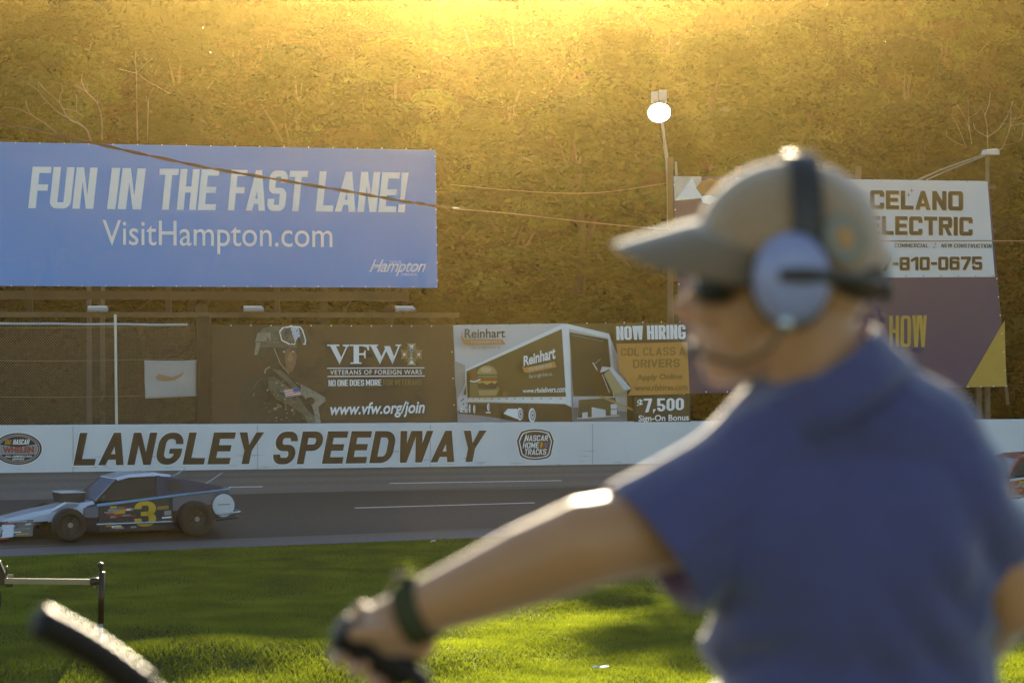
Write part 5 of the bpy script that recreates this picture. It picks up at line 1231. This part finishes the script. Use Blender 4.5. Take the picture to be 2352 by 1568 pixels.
def cap_():
    c = M(1812, 572); rx, ry, rz = .1035, .090, .0995; vs = []; fs = []; seg = 48; nv = 14
    for j in range(nv+1):
        for i in range(seg):
            th = 2*math.pi*i/seg; ph = math.radians(96+15*max(0, math.cos(th))+4*max(0, -math.cos(th)))*j/nv; x = rx*math.sin(ph)*math.cos(th); y = ry*math.sin(ph)*math.sin(th); z = rz*math.cos(ph)
            if math.cos(th) < 0: z += .010*max(0, -math.cos(th))*math.sin(ph)*(1-abs(math.cos(ph)))
            vs.append(c+Vector((x, y, z - .0*x)))
    for j in range(nv):
        for i in range(seg): fs.append((j*seg+i, j*seg+(i+1) % seg, (j+1)*seg+(i+1) % seg, (j+1)*seg+i))
    RC = Matrix.Rotation(math.radians(8), 3, 'X') @ Matrix.Rotation(math.radians(-6), 3, 'Z')
    vs = [c + RC @ (v-c) for v in vs]
    b = MB(); b.add(vs, fs, cap_m); b.ball(c+RC @ Vector((0, 0, rz+.001)), (.008, .008, .004), cap_m)
    o = b.build('cap', man, True); o.modifiers.new('t', 'SOLIDIFY').thickness = .004
    # brim, arched across and sloping down to the front
    vs = []; fs = []; na, nr = 24, 8
    for r in range(nr+1):
        t = r/nr
        for i in range(na+1):
            a = (i/na-.5)*2; 
            front = .105 + (.098*math.sqrt(max(0, 1-abs(a)**2.4)))*t
            base = .1035*math.sqrt(max(0, 1-(a*.92)**2))
            x = -(base + (front-base if front > base else 0)*t if t > 0 else base)
            x = -(base + t*.092*math.sqrt(max(0, 1-abs(a)**2.6)))
            y = a*.083
            z = .032 - .024*a*a - .028*t - .012*a*a*t
            vs.append(c+Vector((x, y, z)))
    n = na+1
    for r in range(nr):
        for i in range(na): fs.append((r*n+i, r*n+i+1, (r+1)*n+i+1, (r+1)*n+i))
    vs = [c + RC @ (v-c) for v in vs]
    b = MB(); b.add(vs, fs, capd); br = b.build('brim', o, True); br.modifiers.new('t', 'SOLIDIFY').thickness = .004
    # round sticker at the back
    nrm = Vector((.55, -.8, .18)).normalized(); p = M(1935, 548, -.082)
    b = MB(); b.tube([p, p+nrm*.004], .028, mat('cap_patch', (.26, .22, .15), .6), 24); b.build('patch', o)
    b = MB(); b.tube([p+nrm*.0042, p+nrm*.0062], .012, org_l, 16); b.build('patch_mark', o)
    # hair below the cap
    hb = MB(); hb.ball(M(1912, 640), (.062, .068, .036), skin)
    remeshed(hb, 'hair', .005, mat('dark_brown_hair', (.07, .04, .02), .8, var=.4, scale=60), man, 2)
cap_()
def glasses():
    b = MB(); bl = mat('dark_sunglass', (.02, .015, .01), .15)
    for sg in (-1, 1): b.ball(M(1618, 662, sg*.032), (.014, .026, .018), bl)
    b.beam(M(1640, 650, -.055), M(1790, 640, -.078), .008, bl, .014); b.beam(M(1640, 650, .055), M(1790, 640, .078), .008, bl, .014); b.ball(M(1650, 660, -.045), (.022, .012, .018), bl); b.ball(M(1650, 660, .045), (.022, .012, .018), bl)
    b.build('sunglasses', man, True)
glasses()
def headset():
    shell = mat('lavender_ear_cup', (.30, .29, .44), .35, coat=.3, var=.05); blk = mat('black_plastic', (.05, .035, .02), .5)
    hs = bpy.data.objects.new('headset', None); COL.objects.link(hs); hs.parent = man; hs.matrix_parent_inverse = Matrix.Translation(man.location).inverted()
    def part(mb, nm, smooth=True):
        return mb.build(nm, hs, smooth)
    for sg in (-1, 1):
        c = M(1815, 642, sg*.078); mb = MB(); vs = []; fs = []; seg = 36
        pr = [(.30, .0), (1.0, .0), (1.02, .010), (1.0, .022), (.93, .034), (.80, .041), (.55, .045), (.02, .046)]
        for r, t in pr:
            for i in range(seg): th = 2*math.pi*i/seg; vs.append(c+Vector((  .0412*r*math.cos(th), sg*t, .0505*r*math.sin(th))))
        for j in range(len(pr)-1):
            for i in range(seg): fs.append((j*seg+i, j*seg+(i+1) % seg, (j+1)*seg+(i+1) % seg, (j+1)*seg+i))
        mb.add(vs, fs, shell); mb.ball(c, (.046, .016, .055), blk); part(mb, 'ear_cup')
        mb = MB(); mb.tube([M(1790, 632, sg*.124), M(1850, 632, sg*.126), M(1905, 634, sg*.112), M(1975, 640, sg*.085), M(2020, 650, sg*.045), M(2035, 655, 0)], [.007, .009, .008, .006, .0045, .0045], blk, 10); part(mb, 'neck_band')
        mb = MB(); mb.ball(M(1752, 628, sg*.108), (.006, .006, .013), mat('yellow_plastic', (.5, .38, .04), .4)); part(mb, 'volume_knob')
    # strap over the cap
    mb = MB(); pts = []
    c = M(1832, 572)
    for i in range(25):
        a = math.radians(-90+180*i/24); pts.append((math.sin(a)*.0955, math.cos(a)*.1035))
    vs = []; fs = []
    for y, z in pts:
        for x in (-.0165, .0165):
            for g in (1.0, 1.035): vs.append(c+Vector((x, y*g, z*g)) + Vector((0, -.010*max(0, z/.11), 0)))
    for i in range(24):
        o = i*4; fs += [(o, o+2, o+6, o+4), (o+1, o+5, o+7, o+3), (o, o+4, o+5, o+1), (o+2, o+3, o+7, o+6)]
    mb.add(vs, fs, blk); part(mb, 'head_strap')
    mb = MB(); mb.tube([M(1805, 740, -.11), M(1770, 800, -.10), M(1700, 835, -.075), M(1630, 822, -.045), M(1590, 805, -.02)],   .0024, blk, 8); mb.ball(M(1592, 802, -.012), (.008, .008, .008), blk); part(mb, 'microphone_boom')
    mb = MB(); mb.ball(M(1806, 742, -.115), (.008, .008, .010), chrome); part(mb, 'boom_joint')
    mb = MB(); mb.ball(M(2034, 585, .03), (.012, .016, .016), mat('pale_buckle', (.6, .58, .55), .3)); mb.ball(M(2034, 665, .0), (.008, .022, .018), blk); part(mb, 'rear_buckle')
headset()
def strap():
    wr, el = M(965, 1400, 0), M(1345, 1247, -.06); d = (el-wr).normalized(); c = wr + d*-.004; a = d.orthogonal().normalized(); b_ = d.cross(a)
    mb = MB(); vs = []; fs = []; seg = 28; pr = [(.0335, -.015), (.0365, -.014), (.0375, 0), (.0365, .014), (.0335, .015)]
    for r, t in pr:
        for i in range(seg): th = 2*math.pi*i/seg; vs.append(c+d*t+(a*math.cos(th)+b_*math.sin(th))*r)
    for j in range(4):
        for i in range(seg): fs.append((j*seg+i, j*seg+(i+1) % seg, (j+1)*seg+(i+1) % seg, (j+1)*seg+i))
    mb.add(vs, fs, mat('olive_watch_strap', (.07, .065, .03), .95, spec=.05)); w_ = mb.build('wrist_strap', man, True)
    mb = MB(); top = c + Vector((0, 0, 0)) + (Vector((-.1, .0, 1))-d*Vector((-.1, 0, 1)).dot(d)).normalized()*.040
    mb.ball(top, (.015, .015, .005), mat('olive_watch_strap', (.07, .065, .03), .95)); mb.build('watch_case', w_, True)
strap()

# ------------------------------------------------------------------ hand cart whose two grips rise into view
def cart():
    gm = mat('black_grip', (.016, .009, .005), .5, spec=.3); tm = mat('cart_tube', (.03, .022, .015), .5, metal=.2)
    a0, a1 = P(88, 1428, 2.62), P(345, 1590, 2.70); b0, b1 = M(778, 1448, 0), M(985, 1570, .03)
    root = empty('hand_cart', (.25, 3.35, float(terrain(.25, 3.35))), 'hand cart whose two black tubular grips slant up in front of the man', 'cart')
    ends = []
    for p, q in ((a0, a1), (b0, b1)):
        gl_ = .154 if p is a0 else .100; d = (q-p).normalized(); r = .0185 if p is a0 else .0205
        mb = MB(); nr_ = 120; cv_ = .006 if p is a0 else 0.0; mb.tube([p+d*(-.004+gl_*i/nr_)+Vector((0, 0, cv_*4*(i/nr_)*(1-i/nr_))) for i in range(nr_+1)], [r*min(1, .55+i*.09)*(1+(.045*math.sin(i*2*math.pi/10) if 14 < i < 112 else .04)) for i in range(nr_+1)], gm, 24); mb.build('grip', root, True)
        e = p+d*(gl_-.004); k1 = e+(Vector((.16, .16, -.13)) if p is a0 else Vector((.06, .10, -.16))); k2 = k1+Vector((.16, .3, -.35)); mb = MB()
        pts = [e, e+d*(.08 if p is a0 else .012), k1, k2]; mb.tube([p+d*(gl_-.03)]+pts, .0125, tm, 12); mb.build('handle_tube', root, True); ends.append(k2)
    z0 = float(terrain(.4, 3.4)); mb = MB(); cxm = (ends[0]+ends[1])/2
    mb.tube([ends[0], ends[1]], .0125, tm, 10)
    for e in ends: mb.tube([e, Vector((e.x+.05, e.y+.25, z0+.3)), Vector((e.x+.05, e.y+.6, z0+.3))], .0125, tm, 10)
    mb.build('frame', root, True)
    mb = MB(); mb.box((cxm.x+.05, cxm.y+.42, z0+.33), .5, .7, .04, dark_m); mb.build('deck', root)
    for sx in (-.24, .34):
        for sy in (.2, .62):
            mb = MB(); c = Vector((cxm.x+sx, cxm.y+sy, z0+.12)); mb.tube([c-Vector((.02, 0, 0)), c+Vector((.02, 0, 0))], .12, tyre_m, 20); mb.beam(c, c+Vector((0, 0, .2)), .02, tm); mb.build('wheel', root)
cart()

# ------------------------------------------------------------------ golden haze volume, added to imitate lens glare
def haze():
    x0, x1, y0, y1, z0, z1 = -182, 182, -72, 202, -1.4, 32.0
    mb = MB(); mb.box(((x0+x1)/2, (y0+y1)/2, (z0+z1)/2), x1-x0, y1-y0, z1-z0, None); o = mb.build('haze')
    m = bpy.data.materials.new('haze'); m.use_nodes = True; t = m.node_tree; t.nodes.remove(t.nodes['Principled BSDF'])
    v = t.nodes.new('ShaderNodeVolumePrincipled'); v.inputs['Color'].default_value = (1.0, .72, .21, 1); v.inputs['Density'].default_value = .00017; v.inputs['Anisotropy'].default_value = .95
    t.links.new(v.outputs[0], t.nodes['Material Output'].inputs['Volume'])
    o.data.materials.clear(); o.data.materials.append(m); tag(o, 'golden haze added over the speedway in place of lens glare', 'haze', kind='stuff')
haze()
